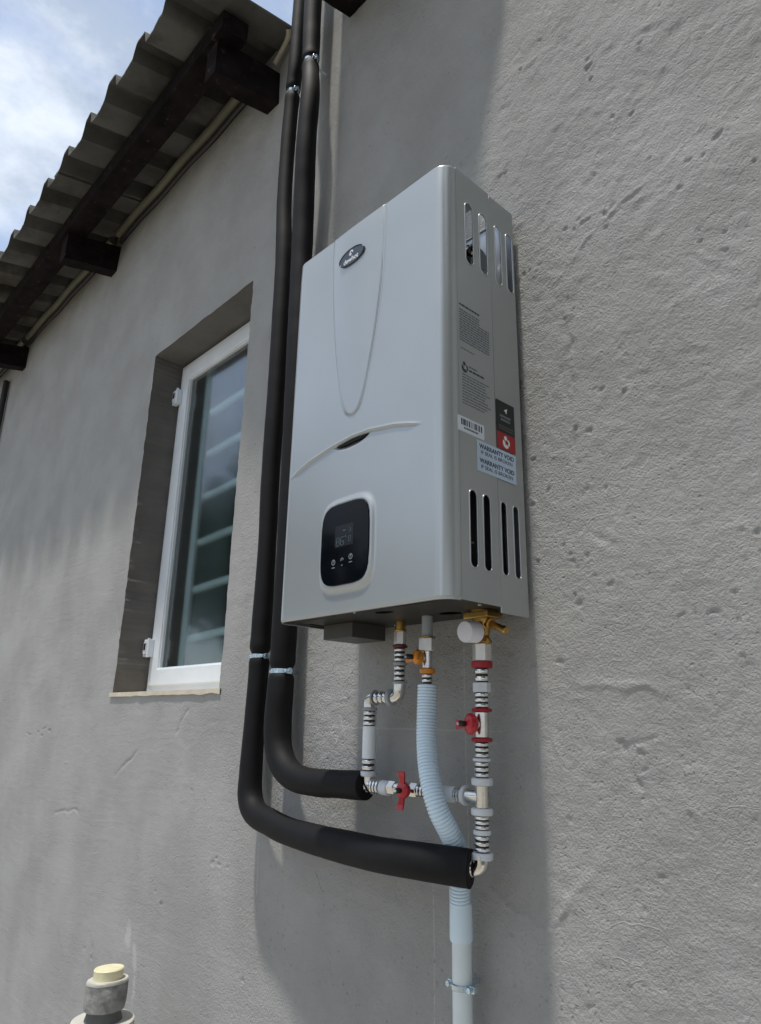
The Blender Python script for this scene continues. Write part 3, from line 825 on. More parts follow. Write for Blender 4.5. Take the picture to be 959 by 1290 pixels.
# left side and rounded edges: column definitions (x, y base, nx, ny)
lead = [(0.0, SEAM, -1, 0), (0.0, YF + R_ + 0.02, -1, 0)] + [(R_ - R_ * cos(a), YF + R_ - R_ * sin(a), -cos(a), -sin(a)) for a in [pi / 2 * k / 8 for k in range(0, 8)]]
tail = [(HW - R_ + R_ * sin(a), YF + R_ - R_ * cos(a), sin(a), -cos(a)) for a in [pi / 2 * k / 10 for k in range(1, 11)]] + [(HW, YF + R_ + 0.0005, 1, 0)]
for c in lead: cols.append((c, None))
for x_ in fx: cols.append(((x_, YF, 0, -1), x_))
for c in tail: cols.append((c, None))
nzf = len(fz)
for (c, x_) in cols:
    for z_ in fz:
        if x_ is None:
            e = 0.002 * smooth((0.004 - z_) / 0.004) + 0.003 * smooth((z_ - (HH - 0.004)) / 0.004)
            e2 = 0.0022 * (max(0, (z_ - 0.60) / 0.051)) ** 2 * 0.6 * abs(c[3])
            vs2.append((c[0] - c[2] * e, c[1] - c[3] * (e) + e2 * (1 if c[3] else 0), z_))
        else:
            vs2.append((x_, YF - height(x_, z_), z_))
for i in range(len(cols) - 1):
    for j in range(nzf - 1):
        a = i * nzf + j; fs2.append((a, a + nzf, a + nzf + 1, a + 1))
cov = MB(); cov.add(vs2, fs2, True)
front = cov.build('front_cover', M['silver'], heater, fix=False)
md = front.modifiers.new('wall', 'SOLIDIFY'); md.thickness = 0.0012; md.offset = -1
# side panels with vent slots (drawn as Y,Z)
TOPS = [(-0.1235, 0.4950, 0.6010), (-0.0905, 0.4955, 0.6015)]
TOPR = [(-0.0530, 0.4955, 0.6015), (-0.0245, 0.4960, 0.6020)]
BOTS = [(-0.1270, 0.0450, 0.1480), (-0.0990, 0.0445, 0.1480)]
BOTR = [(-0.0610, 0.0450, 0.1470), (-0.0335, 0.0445, 0.1470)]
def slotlist(l_, w): return [capsule(c, a, b, w) for c, a, b in l_]
f_holes = slotlist(TOPS, 0.0175) + slotlist(BOTS, 0.0150)
r_holes = slotlist(TOPR, 0.0150) + slotlist(BOTR, 0.0125)
for xx, nm in ((HW - 0.0009, 1), (0.0009, 0)):
    if nm:
        p_ = plate('side_panel', rrect(YF + R_ - 0.0005, SEAM + 0.0004, 0.0015, HH - 0.001, 0.001, 2), f_holes, M['silver'], heater, side_m(0, 0, xx), 0.0018, 0.0006)
    p_ = plate('rear_panel', rrect(SEAM + 0.0018, YB, -0.006, HH - 0.002, 0.001, 2), r_holes, M['silver'], heater, side_m(0, 0, xx - (0.0008 if nm else -0.0008)), 0.0018, 0.0006)
# pressed rims round the slots
for lst, w in ((TOPS, 0.0175), (TOPR, 0.0150), (BOTS, 0.0150), (BOTR, 0.0125)):
    for (c, a, b) in lst:
        rp = capsule(c, a - 0.0006, b + 0.0006, w + 0.0012, 10)
        t_ = MB(); pts = [(HW + (0.0001 if c < SEAM else -0.0008), y_, z_) for y_, z_ in rp]; pts.append(pts[0])
        t_.tube(pts, 0.0011, 8, cap=False)
        t_.build('slot_rim', M['silver'], heater)
# top, bottom, back
tp = MB(); 
def profile_loop(ins, n=8):
    pts = [(0 + ins, YB)]
    pts += [(R_ - (R_ - ins) * cos(a), YF + R_ - (R_ - ins) * sin(a)) for a in [pi / 2 * k / n for k in range(n + 1)]]
    pts += [(HW - R_ + (R_ - ins) * sin(a), YF + R_ - (R_ - ins) * cos(a)) for a in [pi / 2 * k / n for k in range(n + 1)]]
    pts += [(HW - ins, YB)]
    return pts
flat = lambda z_: Matrix(((1, 0, 0, 0), (0, 1, 0, 0), (0, 0, 1, z_), (0, 0, 0, 1)))
plate('top_panel', [(0.003, YB)] + [p for p in profile_loop(0.0035)[1:-1] if not (0.10 < p[0] < 0.24)][:9] + [(0.10, YF + 0.0045), (0.118, YF + 0.013), (0.145, YF + 0.020), (0.195, YF + 0.020), (0.222, YF + 0.013), (0.24, YF + 0.0045)] + profile_loop(0.0035)[10:-1] + [(HW - 0.003, YB)],
      [rrect(0.10, 0.335, -0.07, -0.018, 0.01)], M['silver'], heater, flat(HH - 0.0042), 0.0016, 0.0003)  # rear opening added to let sun in behind the side slots
plate('bottom_plate', profile_loop(0.0028), [capsule(0, 0, 0.001, 0.001)] if False else [
      rrect(0.045, 0.115, -0.150, -0.146, 0.0019), rrect(0.245, 0.315, -0.155, -0.151, 0.0019),
      [(0.197 + 0.016 * cos(a), -0.128 + 0.010 * sin(a)) for a in [2 * pi * k / 20 for k in range(20)]],
      [(0.262 + 0.018 * cos(a), -0.062 + 0.014 * sin(a)) for a in [2 * pi * k / 20 for k in range(20)]],
      rrect(0.010, 0.020, -0.12, -0.03, 0.004)],
      M['dark_steel'], heater, flat(0.0045), 0.0016, 0.0003)
bkp = MB(); bkp.box(0.004, HW - 0.004, YB - 0.0035, YB - 0.002, 0.006, HH - 0.006)
bkp.build('back_plate', M['silver_inner'], heater)
ins = MB()          # combustion box and fan drum seen through the slots
ins.bevbox(0.03, 0.325, -0.142, -0.028, 0.19, 0.515, 0.006)
ins.build('combustion_box', M['black'], heater)
ins = MB(); ins.lathe((0.20, -0.050, 0.560), (1, 0, 0), [(0, 0.026), (0.12, 0.026), (0.122, 0.024), (0.122, 0.016), (0.124, 0.014)], 28)
ins.build('fan_drum', M['silver_inner'], heater)
ins = MB(); ins.lathe((0.33, -0.087, 0.552), (0.6, -0.2, 0.1), [(0, 0.010), (0.006, 0.010), (0.008, 0.006), (0.016, 0.006)], 16)
ins.build('flue_nipple', M['nickel'], heater)
ins = MB(); ins.bevbox(0.03, 0.33, -0.146, -0.02, 0.015, 0.185, 0.004); ins.build('valve_block', M['black'], heater)
ins = MB(); ins.tube([(0.335, -0.135, 0.087), (0.337, -0.120, 0.084), (0.337, -0.10, 0.086)], 0.0016, 8)
ins.build('wire', base_mat('brass_dark', (0.22, 0.19, 0.08), 0.5), heater)
# handle slot, display, badge
hs = MB(); pts = []
for k in range(25):
    t = k / 24; x_ = 0.134 + 0.070 * t; pts.append((x_, arc_z(x_)))
vv = []
for (x_, za) in pts:
    e = sin(pi * (x_ - 0.134) / 0.070) if 0.134 < x_ < 0.204 else 0
    vv += [(x_, YF + 0.0015, za - 0.0032), (x_, YF + 0.0015, za - 0.0036 - 0.0042 * max(0, e) ** 0.6), (x_, YF + 0.0065, za - 0.0032), (x_, YF + 0.0065, za - 0.0036 - 0.0042 * max(0, e) ** 0.6)]
ff = []
for k in range(24):
    a = 4 * k; ff += [(a, a + 4, a + 5, a + 1), (a + 2, a + 3, a + 7, a + 6), (a, a + 2, a + 6, a + 4), (a + 1, a + 5, a + 7, a + 3)]
hs.add(vv, ff); hs.build('handle_slot', M['black'], heater)
out = []
for k in range(96):
    a = 2 * pi * k / 96; c_, s_ = cos(a), sin(a); p_ = 4.5
    r = 1 / ((abs(c_) ** p_ + abs(s_) ** p_) ** (1 / p_)); out.append((0.0522 * r * c_, 0.0602 * r * s_))
disp = plate('display', out, [], M['black_glass'], heater, front_m(0.168, 0.100, YF - 0.0046), 0.0024, 0.0006)
yd = YF - 0.0059
lcd = MB(); lcd.box(0.148, 0.188, yd, yd + 0.0001, 0.095, 0.127); lcd.build('display_screen', base_mat('lcd_screen', (0.005, 0.007, 0.009), 0.25), disp)
def seg7(ch, x0, z0, w, h, b, y):
    on = {'8': 'abcdefg', '6': 'acdefg', '0': 'abcdef', '3': 'abcdg'}[ch]; t = w * 0.16
    R = {'a': (x0, x0 + w, z0 + h - t, z0 + h), 'd': (x0, x0 + w, z0, z0 + t), 'g': (x0, x0 + w, z0 + h / 2 - t / 2, z0 + h / 2 + t / 2),
         'f': (x0, x0 + t, z0 + h / 2, z0 + h), 'e': (x0, x0 + t, z0, z0 + h / 2), 'b': (x0 + w - t, x0 + w, z0 + h / 2, z0 + h), 'c': (x0 + w - t, x0 + w, z0, z0 + h / 2)}
    for s_ in on:
        a, bb_, c, d = R[s_]; b.box(a, bb_, y - 0.0001, y, c + 0.0002, d - 0.0002)
M['seg'] = base_mat('segment_print', (0.075, 0.105, 0.12), 0.5)
b = MB(); seg7('8', 0.151, 0.0965, 0.0075, 0.013, b, yd - 0.0001); seg7('6', 0.1605, 0.0965, 0.0075, 0.013, b, yd - 0.0001); seg7('0', 0.178, 0.100, 0.005, 0.009, b, yd - 0.0001)
b.box(0.1705, 0.1725, yd - 0.0002, yd - 0.0001, 0.108, 0.110)
b.box(0.1655, 0.171, yd - 0.0002, yd - 0.0001, 0.1175, 0.119)
seg7('3', 0.178, 0.114, 0.005, 0.007, b, yd - 0.0001); b.build('display_digits', M['seg'], disp)
for k, (xx, zz) in enumerate(((0.1465, 0.0740), (0.1655, 0.0750), (0.184, 0.0775))):
    b = MB(); R0 = 0.0042 if k != 1 else 0.0034
    n_ = 24; vv = []
    for q in range(n_):
        a = 2 * pi * q / n_; vv += [(xx + R0 * cos(a), yd - 0.0001, zz + R0 * sin(a)), (xx + R0 * .68 * cos(a), yd - 0.0001, zz + R0 * .68 * sin(a))]
    b.add(vv, [(2 * q, 2 * ((q + 1) % n_), 2 * ((q + 1) % n_) + 1, 2 * q + 1) for q in range(n_ if k != 1 else 14)])
    b.box(xx - 0.0006, xx + 0.0006, yd - 0.0001, yd, zz - 0.001, zz + 0.0028)
    if k != 1: b.box(xx - 0.0035, xx + 0.0035, yd - 0.0001, yd, zz - 0.0085, zz - 0.0072)
    else: b.box(xx - 0.001, xx + 0.001, yd - 0.0001, yd, zz - 0.0085, zz - 0.0065)
    b.build('button_symbol', M['dim_print'], disp, fix=False)
yb_ = YF - height(0.1665, 0.580) + 0.0006
bd = plate('badge', [(0.0305 * cos(a), 0.0150 * sin(a)) for a in [2 * pi * k / 48 for k in range(48)]], [], M['badge'], heater, front_m(0.1665, 0.580, yb_), 0.0030, 0.0008)
rimb = MB(); rimb.tube([(0.1665 + 0.0300 * cos(a), yb_ - 0.0014, 0.580 + 0.0146 * sin(a)) for a in [2 * pi * k / 48 for k in range(49)]], 0.0010, 8, cap=False); rimb.build('badge_rim', M['badge_rim'], bd)
text_mesh('badge_lettering', 'dewhot', 0.0125, M['white_print'], bd, front_m(0.1655, 0.5745, yb_ - 0.0017), True, 'CENTER', 0.036)
em = MB(); yy = yb_ - 0.0017
def disc(b, cx, cz, r0, y, a0=0, a1=2 * pi, ri=0.0, n=20):
    vv = []
    for q in range(n + 1):
        a = a0 + (a1 - a0) * q / n; vv += [(cx + r0 * cos(a), y, cz + r0 * sin(a)), (cx + ri * cos(a), y, cz + ri * sin(a))]
    b.add(vv, [(2 * q, 2 * q + 2, 2 * q + 3, 2 * q + 1) for q in range(n)])
disc(em, 0.1665, 0.5875, 0.0042, yy, -0.4, 4.6, 0.0018); disc(em, 0.1645, 0.5855, 0.0036, yy, 2.6, 6.0, 0.0010)
em.build('badge_emblem', M['white_print'], bd, fix=False)

# print and stickers on the right side: helper in (y, z) on the +X face
def ybox(b, y0, y1, z0, z1, x, t=0.00008): b.box(x, x + t, y0, y1, z0, z1)
XS = HW + 0.00008
def textlines(name, y0, y1, z0, z1, n, h, seed, mat, full=False, fade=None):
    rnd = random.Random(seed); b = MB(); step = (z1 - z0) / n
    for k in range(n):
        z_ = z1 - step * (k + 0.5); y_ = y0; end = y1 if full else y0 + (y1 - y0) * (0.75 + 0.25 * rnd.random())
        if fade and k < fade[0]: end = y0 + (y1 - y0) * fade[1]
        while y_ < end - 0.001:
            w = min(rnd.uniform(0.0025, 0.0085), end - y_); ybox(b, y_, y_ + w, z_ - h / 2, z_ + h / 2, XS); y_ += w + 0.0011
    return b.build(name, mat, heater)
textlines('instruction_title', -0.1490, -0.1050, 0.4165, 0.4205, 1, 0.0030, 1, M['dark_print'], True)
textlines('instruction_text', -0.1490, -0.0835, 0.3605, 0.4120, 13, 0.0022, 2, M['soft_print'], True, (3, 0.68))
textlines('instruction_note', -0.1470, -0.1180, 0.3480, 0.3520, 1, 0.0018, 3, M['soft_print'], True)
textlines('company_text', -0.1300, -0.1130, 0.3245, 0.3280, 1, 0.0028, 4, M['soft_print'], True)
textlines('company_text', -0.1300, -0.0970, 0.3185, 0.3225, 1, 0.0030, 5, M['dark_print'], True)
textlines('address_text', -0.1450, -0.0840, 0.2660, 0.3130, 11, 0.0018, 6, M['soft_print'])
def side_disc(b, cy, cz, r0, x, a0, a1, ri, n=16):
    vv = []
    for q in range(n + 1):
        a = a0 + (a1 - a0) * q / n; vv += [(x, cy + r0 * cos(a), cz + r0 * sin(a)), (x, cy + ri * cos(a), cz + ri * sin(a))]
    b.add(vv, [(2 * q, 2 * q + 2, 2 * q + 3, 2 * q + 1) for q in range(n)])
def swirl(cy, cz, s, x, mat, parent, name):
    b = MB()
    side_disc(b, cy - 0.1 * s, cz + 0.62 * s, 0.40 * s, x, 0, 2 * pi, 0)
    side_disc(b, cy, cz - 0.2 * s, 0.85 * s, x, 2.5, 5.6, 0.22 * s)
    side_disc(b, cy + 0.35 * s, cz - 0.05 * s, 0.62 * s, x, -1.2, 1.5, 0.25 * s)
    return b.build(name, mat, parent, fix=False)
swirl(-0.1395, 0.3225, 0.0078, XS, M['dark_print'], heater, 'swirl_emblem')
bc = MB(); ybox(bc, -0.1560, -0.1005, 0.2255, 0.2470, XS, 0.00015); bco = bc.build('barcode_sticker', M['sticker_white'], heater)
rnd = random.Random(12); b = MB(); y_ = -0.1490
while y_ < -0.1075:
    w = rnd.choice((0.0006, 0.0010, 0.0016, 0.0024)); ybox(b, y_, y_ + w, 0.2350, 0.2440, XS + 0.00016); y_ += w + rnd.choice((0.0007, 0.0012, 0.0022))
y_ = -0.143
for k in range(11):
    ybox(b, y_, y_ + 0.0018, 0.2300, 0.2328, XS + 0.00016); y_ += 0.0027
b.build('barcode', M['navy_print'], bco)
XR = HW - 0.0008 + 0.0001
XR2 = HW + 0.0003
bs = MB(); ybox(bs, -0.0725, -0.0300, 0.2250, 0.2990, XR2, 0.00012); bso = bs.build('brand_sticker', M['sticker_black'], heater)
b = MB(); ybox(b, -0.0725, -0.0300, 0.2248, 0.2500, XR2 + 0.00013); b.build('red_field', M['sticker_red'], bso)
swirl(-0.0520, 0.2375, 0.0090, XR2 + 0.0003, M['white_print'], bso, 'swirl_emblem')
b = MB(); xx = XR2 + 0.0002
b.add([(xx, -0.0545, 0.2865), (xx, -0.0465, 0.2905), (xx, -0.0490, 0.2815), (xx, -0.0515, 0.2845)], [(0, 1, 2, 3)]); b.build('arrow_emblem', M['white_print'], bso, fix=False)
def linesR(name, y0, y1, z_, h, seed, mat):
    rnd = random.Random(seed); b = MB(); yy_ = y0
    while yy_ < y1 - 0.0005:
        w = min(rnd.uniform(0.0018, 0.0030), y1 - yy_); ybox(b, yy_, yy_ + w, z_ - h / 2, z_ + h / 2, XR2 + 0.00014); yy_ += w + 0.0007
    b.build(name, mat, bso)
linesR('sticker_lettering', -0.0640, -0.0385, 0.2760, 0.0034, 1, M['dim_print']); linesR('sticker_lettering', -0.0625, -0.0400, 0.2705, 0.0036, 2, M['dim_print'])
linesR('sticker_lettering', -0.0670, -0.0340, 0.2600, 0.0026, 3, M['stub_dark']); linesR('sticker_lettering', -0.0670, -0.0340, 0.2560, 0.0022, 4, M['stub_dark'])
b = MB(); ybox(b, -0.1175, -0.0305, 0.1785, 0.2225, XR2, 0.0001); ws = b.build('warranty_sticker', M['sticker_silver'], heater)
for zt in (0.2150, 0.1945):
    text_mesh('warranty_lettering', 'WARRANTY VOID', 0.0092, M['navy_print'], ws, side_m(-0.0735, zt, XR2 + 0.0002), True, 'CENTER', 0.0770)
    text_mesh('warranty_lettering', 'IF SEAL IS BROKEN', 0.0075, M['navy_print'], ws, side_m(-0.0740, zt - 0.0085, XR2 + 0.0002), False, 'CENTER', 0.0700)
b = MB(); b.bevbox(0.024, 0.094, -0.098, -0.027, -0.0200, 0.0035, 0.001); b.build('terminal_box', M['box_grey'], heater)
# sheet screws on the underside
for (xx, yy) in ((0.345, -0.10), (0.17, -0.16), (0.12, -0.03)):
    b = MB(); b.lathe((xx, yy, 0.0035), (0, 0, -1), [(0, 0.003), (0.0012, 0.003), (0.002, 0.0018)], 10); b.build('screw', M['zinc'], heater)
# brackets behind the heater that carry it
b = MB(); b.box(0.05, 0.31, YB + 0.0005, 0.004, 0.60, 0.63); b.build('wall_bracket', M['silver_inner'], heater)
b = MB(); b.box(0.05, 0.31, YB + 0.0005, 0.004, 0.05, 0.08); b.build('wall_bracket', M['silver_inner'], heater)

# ---------------------------------------------------------------- insulated pipes
def foam_pipe(name, label, ctrl, pinch, seams, endcap):
    """ctrl: (x, y, z, r); pinch: list of heights with a clamp"""
    pts = curve_pts(ctrl, 12)
    P = [Vector(p[:3]) for p in pts]; Rr = [p[3] for p in pts]
    # resample finely
    fine = []; fr = []
    for i in range(len(P) - 1):
        n_ = max(1, int((P[i + 1] - P[i]).length / 0.006))
        for k in range(n_): t = k / n_; fine.append(P[i].lerp(P[i + 1], t)); fr.append(Rr[i] + (Rr[i + 1] - Rr[i]) * t)
    fine.append(P[-1]); fr.append(Rr[-1])
    for i, p in enumerate(fine):
        fr[i] *= 1 + 0.03 * noise.noise((p.z * 9, p.x * 9, 2.0)) + 0.022 * noise.noise((p.z * 26, p.x * 26, 7.0))
        for zc in pinch:
            if p.z > -0.2 or True:
                dz = p.z - zc
                if abs(dz) < 0.05: fr[i] *= 1 - 0.24 * exp(-(dz / 0.007) ** 2) + 0.04 * exp(-((abs(dz) - 0.018) / 0.012) ** 2)
        for (sx_, sz_) in seams:
            d = (p - Vector((sx_, p.y, sz_))).length
            if d < 0.004: fr[i] *= 0.985
    t = thing(name, label, 'pipe', tuple(fine[-1]), 'black foam-wrapped water pipes')
    b = MB(); b.tube(fine, fr, 28); b.build('foam_sleeve', M['foam'], t)
    return t, fine
lp, lpf = foam_pipe('insulated_pipe', 'thinner black foam-wrapped pipe, outer left one, sweeping low to the right',
    [(-0.262, -0.04, 2.10, 0.018), (-0.262, -0.04, 1.75, 0.018), (-0.263, -0.04, 1.60, 0.018), (-0.266, -0.038, 1.46, 0.0185), (-0.274, -0.035, 1.385, 0.0185), (-0.279, -0.035, 1.235, 0.018), (-0.277, -0.035, 1.05, 0.018),
     (-0.263, -0.035, 0.88, 0.019), (-0.256, -0.035, 0.60, 0.0195), (-0.255, -0.035, 0.345, 0.0195), (-0.250, -0.035, 0.20, 0.0185), (-0.248, -0.036, 0.02, 0.0198), (-0.248, -0.036, -0.05, 0.0195),
     (-0.250, -0.036, -0.15, 0.0198), (-0.251, -0.036, -0.235, 0.0215), (-0.246, -0.037, -0.278, 0.0225), (-0.220, -0.040, -0.303, 0.0225), (-0.165, -0.044, -0.313, 0.0215), (-0.11, -0.050, -0.319, 0.0215), (-0.02, -0.057, -0.3215, 0.0222), (0.066, -0.066, -0.321, 0.0230),
     (0.15, -0.080, -0.318, 0.0225), (0.215, -0.083, -0.315, 0.0225), (0.258, -0.075, -0.3150, 0.0228), (0.2905, -0.061, -0.3165, 0.0226)], [-0.024, 1.385], [(0.003, -0.321)], None)
rp_, rpf = foam_pipe('insulated_pipe', 'thicker black foam-wrapped pipe bending right just below the water heater',
    [(-0.186, -0.05, 2.10, 0.0215), (-0.186, -0.05, 1.75, 0.0215), (-0.187, -0.05, 1.583, 0.0218), (-0.184, -0.050, 1.48, 0.0218), (-0.178, -0.052, 1.385, 0.0205), (-0.160, -0.060, 1.275, 0.0225), (-0.164, -0.060, 1.135, 0.0232), (-0.173, -0.050, 0.976, 0.0235),
     (-0.176, -0.045, 0.83, 0.0235), (-0.172, -0.042, 0.50, 0.0230), (-0.168, -0.040, 0.20, 0.0232), (-0.1655, -0.040, 0.02, 0.0238), (-0.169, -0.038, -0.055, 0.0225), (-0.168, -0.040, -0.10, 0.0238), (-0.169, -0.040, -0.150, 0.0243),
     (-0.160, -0.042, -0.190, 0.0240), (-0.135, -0.045, -0.220, 0.0235), (-0.095, -0.048, -0.236, 0.0225), (-0.04, -0.050, -0.2395, 0.0215), (0.02, -0.050, -0.2375, 0.0210), (0.080, -0.050, -0.2355, 0.0208)], [-0.057, 1.392], [(0.004, -0.238)], None)
def clamp(parent, c, r, h, tilt=(0, 0, 1), bolt_side=1, bolt_ang=0.0):
    c = Vector(c)
    b = MB(); n_ = 32; vv = []
    d = Vector(tilt).normalized(); u = Vector((1, 0, 0)); u = (u - d * u.dot(d)).normalized(); w = d.cross(u)
    for k in range(n_ + 1):
        a = 2 * pi * k / n_
        for (rr, hh) in ((r, -h / 2), (r + 0.0018, -h / 2 + 0.001), (r + 0.0018, h / 2 - 0.001), (r, h / 2)):
            vv.append(c + (u * cos(a) + w * sin(a)) * rr + d * hh)
    ff = [(4 * k + q, 4 * k + q + 1, 4 * k + 5 + q, 4 * k + 4 + q) for k in range(n_) for q in range(3)]
    b.add(vv, ff, True)
    cl = b.build('pipe_clamp', M['zinc'], parent, fix=True)
    for s_ in (-1, 1):
        b = MB()
        ux = Vector((cos(bolt_ang), sin(bolt_ang), 0))
        q = c + ux * s_ * (r + 0.0045)
        b.bevbox(q.x - 0.0045, q.x + 0.0045, q.y - 0.0035, q.y + 0.0035, q.z - h * 0.55, q.z + h * 0.55, 0.0012)
        b.lathe((q.x, q.y - 0.0105, q.z), (0, 1, 0), [(0, 0.0022), (0.001, 0.0034), (0.004, 0.0034), (0.004, 0.0017), (0.018, 0.0017)], 12)
        b.build('bolt', M['zinc'], cl)
    b = MB(); b.lathe((c.x, c.y + r, c.z), (0, 1, 0), [(0, 0.0035), (max(0.004, -c.y - r + 0.004), 0.0035)], 10); b.build('clamp_stud', M['zinc'], cl)
clamp(lp, (-0.2485, -0.036, -0.027), 0.0160, 0.0095, (0.0, 0, 1))
clamp(rp_, (-0.169, -0.038, -0.058), 0.0186, 0.0100, (0.0, 0, 1))
clamp(lp, (-0.2745, -0.035, 1.385), 0.0148, 0.010)
clamp(rp_, (-0.179, -0.051, 1.392), 0.0165, 0.012)

def foam_end(parent, p, d, r):
    p = Vector(p); d = Vector(d).normalized()
    b = MB(); b.lathe(p - d * 0.0003, d, [(0, r * 0.985), (0.0012, r * 0.97), (0.0012, 0.0125), (-0.010, 0.0115)], 28, cap=False)
    b.build('foam_cut_end', M['foam_end'], parent)
foam_end(lp, lpf[-1], lpf[-1] - lpf[-3], 0.0220)
foam_end(rp_, rpf[-1], rpf[-1] - rpf[-3], 0.0208)

# ---------------------------------------------------------------- press-fit plumbing
Y0 = -0.05
def ribbed(parent, p, d, length, r, nr=3):
    """bright press sleeve: alternating raised bands and dark grooves"""
    p = Vector(p); d = Vector(d).normalized(); prof_ = []
    pitch = length / nr
    b2 = MB(); b2.lathe(p, d, [(0, r * 0.80), (length, r * 0.80)], 20); b2.build('sleeve_core', M['groove'], parent)
    b = MB()
    for k in range(nr):
        t0 = k * pitch + pitch * 0.12; t1 = (k + 1) * pitch - pitch * 0.16
        b.lathe(p, d, [(t0, r * 0.80), (t0 + pitch * .06, r * .96), (t0 + pitch * .16, r), (t1 - pitch * .16, r), (t1 - pitch * .06, r * .96), (t1, r * 0.80)], 24, cap=False)
    b.build('press_sleeve', M['press'], parent)
def ring(parent, p, d, length, r, mat, name='collar_ring'):
    b = MB(); e = min(length * 0.3, 0.0012)
    b.lathe(p, d, [(0, r - e), (e, r), (length - e, r), (length, r - e)], 28); return b.build(name, mat, parent)
def rod(parent, p, d, length, r, mat, name='pipe_section', n=24, phase=0):
    b = MB(); e = min(length * 0.15, 0.0008)
    b.lathe(p, d, [(0, r - e), (e, r), (length - e, r), (length, r - e)], n, smooth=(n > 8), phase=phase); return b.build(name, mat, parent)
def hexnut(parent, p, d, length, r, mat, name='hex_nut', phase=0.3): return rod(parent, p, d, length, r, mat, name, 6, phase)
def elbow(parent, c, d1, d2, reach, r, mat, name='elbow'):
    c = Vector(c); d1 = Vector(d1); d2 = Vector(d2); pts = []
    k1 = reach; pts.append(c + d1 * k1)
    for k in range(0, 9):
        t = k / 8; a = c + d1 * k1 * 0.65; b_ = c + d2 * k1 * 0.65
        pts.append(a * (1 - t) ** 2 + c * 2 * t * (1 - t) + b_ * t * t)
    pts.append(c + d2 * k1)
    b = MB(); b.tube(pts, r, 20); return b.build(name, mat, parent)
def butterfly(parent, c, axis, arm, ln, mat, hub=0.0115, la=None):
    """T handle: hub dish on the stem, two flared arms"""
    c = Vector(c); ax = Vector(axis).normalized(); ar = Vector(arm).normalized(); up = ax.cross(ar)
    b = MB()
    b.lathe(c - ax * 0.008, ax, [(0, hub * 0.55), (0.002, hub * 0.8), (0.006, hub), (0.011, hub * 0.95), (0.014, hub * 0.6), (0.015, 0.003)], 20)
    for s_ in (-1, 1):
        L_ = ln if not la or s_ > 0 else la
        st = [(0.004, 0.0052, 0.0028, 0.000), (0.4 * L_, 0.0038, 0.0020, 0.002), (0.75 * L_, 0.0050, 0.0017, 0.004), (L_, 0.0060, 0.0016, 0.007)]
        vv = []
        for (t, hw, ht, off) in st:
            for (a_, b_) in ((-1, -1), (1, -1), (1, 1), (-1, 1)):
                vv.append(c + ar * s_ * t + up * hw * a_ + ax * (ht * b_ + off))
        ff = [(4 * k + q, 4 * k + (q + 1) % 4, 4 * k + 4 + (q + 1) % 4, 4 * k + 4 + q) for k in range(3) for q in range(4)] + [(0, 3, 2, 1), (12, 13, 14, 15)]
        b.add(vv, ff)
    h_ = b.build('valve_handle', mat, parent); bevel_obj(h_, 0.0008)
    b = MB(); b.lathe(c + ax * 0.006, ax, [(0, 0.0036), (0.0100, 0.0036), (0.0108, 0.0028)], 6); b.build('handle_nut', M['dark_steel'], parent)
    b = MB(); b.lathe(c + ax * 0.0125, ax, [(0, 0.002), (0.0062, 0.002)], 10); b.build('handle_screw', M['zinc'], parent)
DN = Vector((0, 0, -1)); RT = Vector((1, 0, 0)); LF = Vector((-1, 0, 0))

# left riser and branch
lv = thing('branch_pipe', 'nickel and white press-fit branch pipe with elbows and red butterfly valve', 'pipe', (0.086, Y0, -0.235))
X = 0.1505
rod(lv, (X, Y0, 0.004), DN, 0.014, 0.0078, M['brass'], 'brass_stub')
ring(lv, (X, Y0, -0.0085), DN, 0.003, 0.0098, M['brass'], 'brass_flange')
hexnut(lv, (X, Y0, -0.0115), DN, 0.0200, 0.0094, M['nut'])
ring(lv, (X, Y0, -0.0318), DN, 0.0042, 0.0115, M['ring_dark_red'])
ribbed(lv, (X, Y0, -0.036), DN, 0.021, 0.0092, 3)
ring(lv, (X, Y0, -0.057), DN, 0.0055, 0.0102, M['ring_grey'])
ribbed(lv, (X, Y0, -0.0625), DN, 0.0225, 0.0092, 3)
ring(lv, (X, Y0, -0.085), DN, 0.0045, 0.0112, M['ring_grey'])
elbow(lv, (X, Y0, -0.1085), (0, 0, 1), (-1, 0, 0), 0.0195, 0.0092, M['nickel'])
ring(lv, (0.1370, Y0, -0.1085), LF, 0.0075, 0.0128, M['ring_grey'])
ribbed(lv, (0.1295, Y0, -0.1085), LF, 0.0300, 0.0098, 3)
ring(lv, (0.0995, Y0, -0.1085), LF, 0.0035, 0.0118, M['ring_grey'])
elbow(lv, (0.0845, Y0, -0.1085), (1, 0, 0), (0, 0, -1), 0.0150, 0.0088, M['nickel'])
XB = 0.0862
ring(lv, (XB, Y0, -0.1225), DN, 0.0050, 0.0116, M['ring_grey'])
ribbed(lv, (XB, Y0, -0.1275), DN, 0.0225, 0.0106, 3)
rod(lv, (XB, Y0, -0.1500), DN, 0.0470, 0.0104, M['pipe_white'], 'white_pipe')
ribbed(lv, (XB, Y0, -0.1970), DN, 0.0175, 0.0108, 2)
ring(lv, (XB, Y0, -0.2145), DN, 0.0075, 0.0122, M['ring_white'])
elbow(lv, (XB, Y0, -0.2355), (0, 0, 1), (1, 0, 0), 0.0135, 0.0090, M['nickel'], 'tee')
rod(lv, (0.060, Y0, -0.2355), RT, 0.026, 0.0088, M['nickel'], 'tee_branch')
ribbed(lv, (0.0965, Y0, -0.2355), RT, 0.0190, 0.0112, 3)
ring(lv, (0.1160, Y0, -0.2355), RT, 0.0170, 0.0104, M['ring_white'], 'white_collar')
hexnut(lv, (0.1330, Y0, -0.2345), RT, 0.0140, 0.0100, M['nickel'])
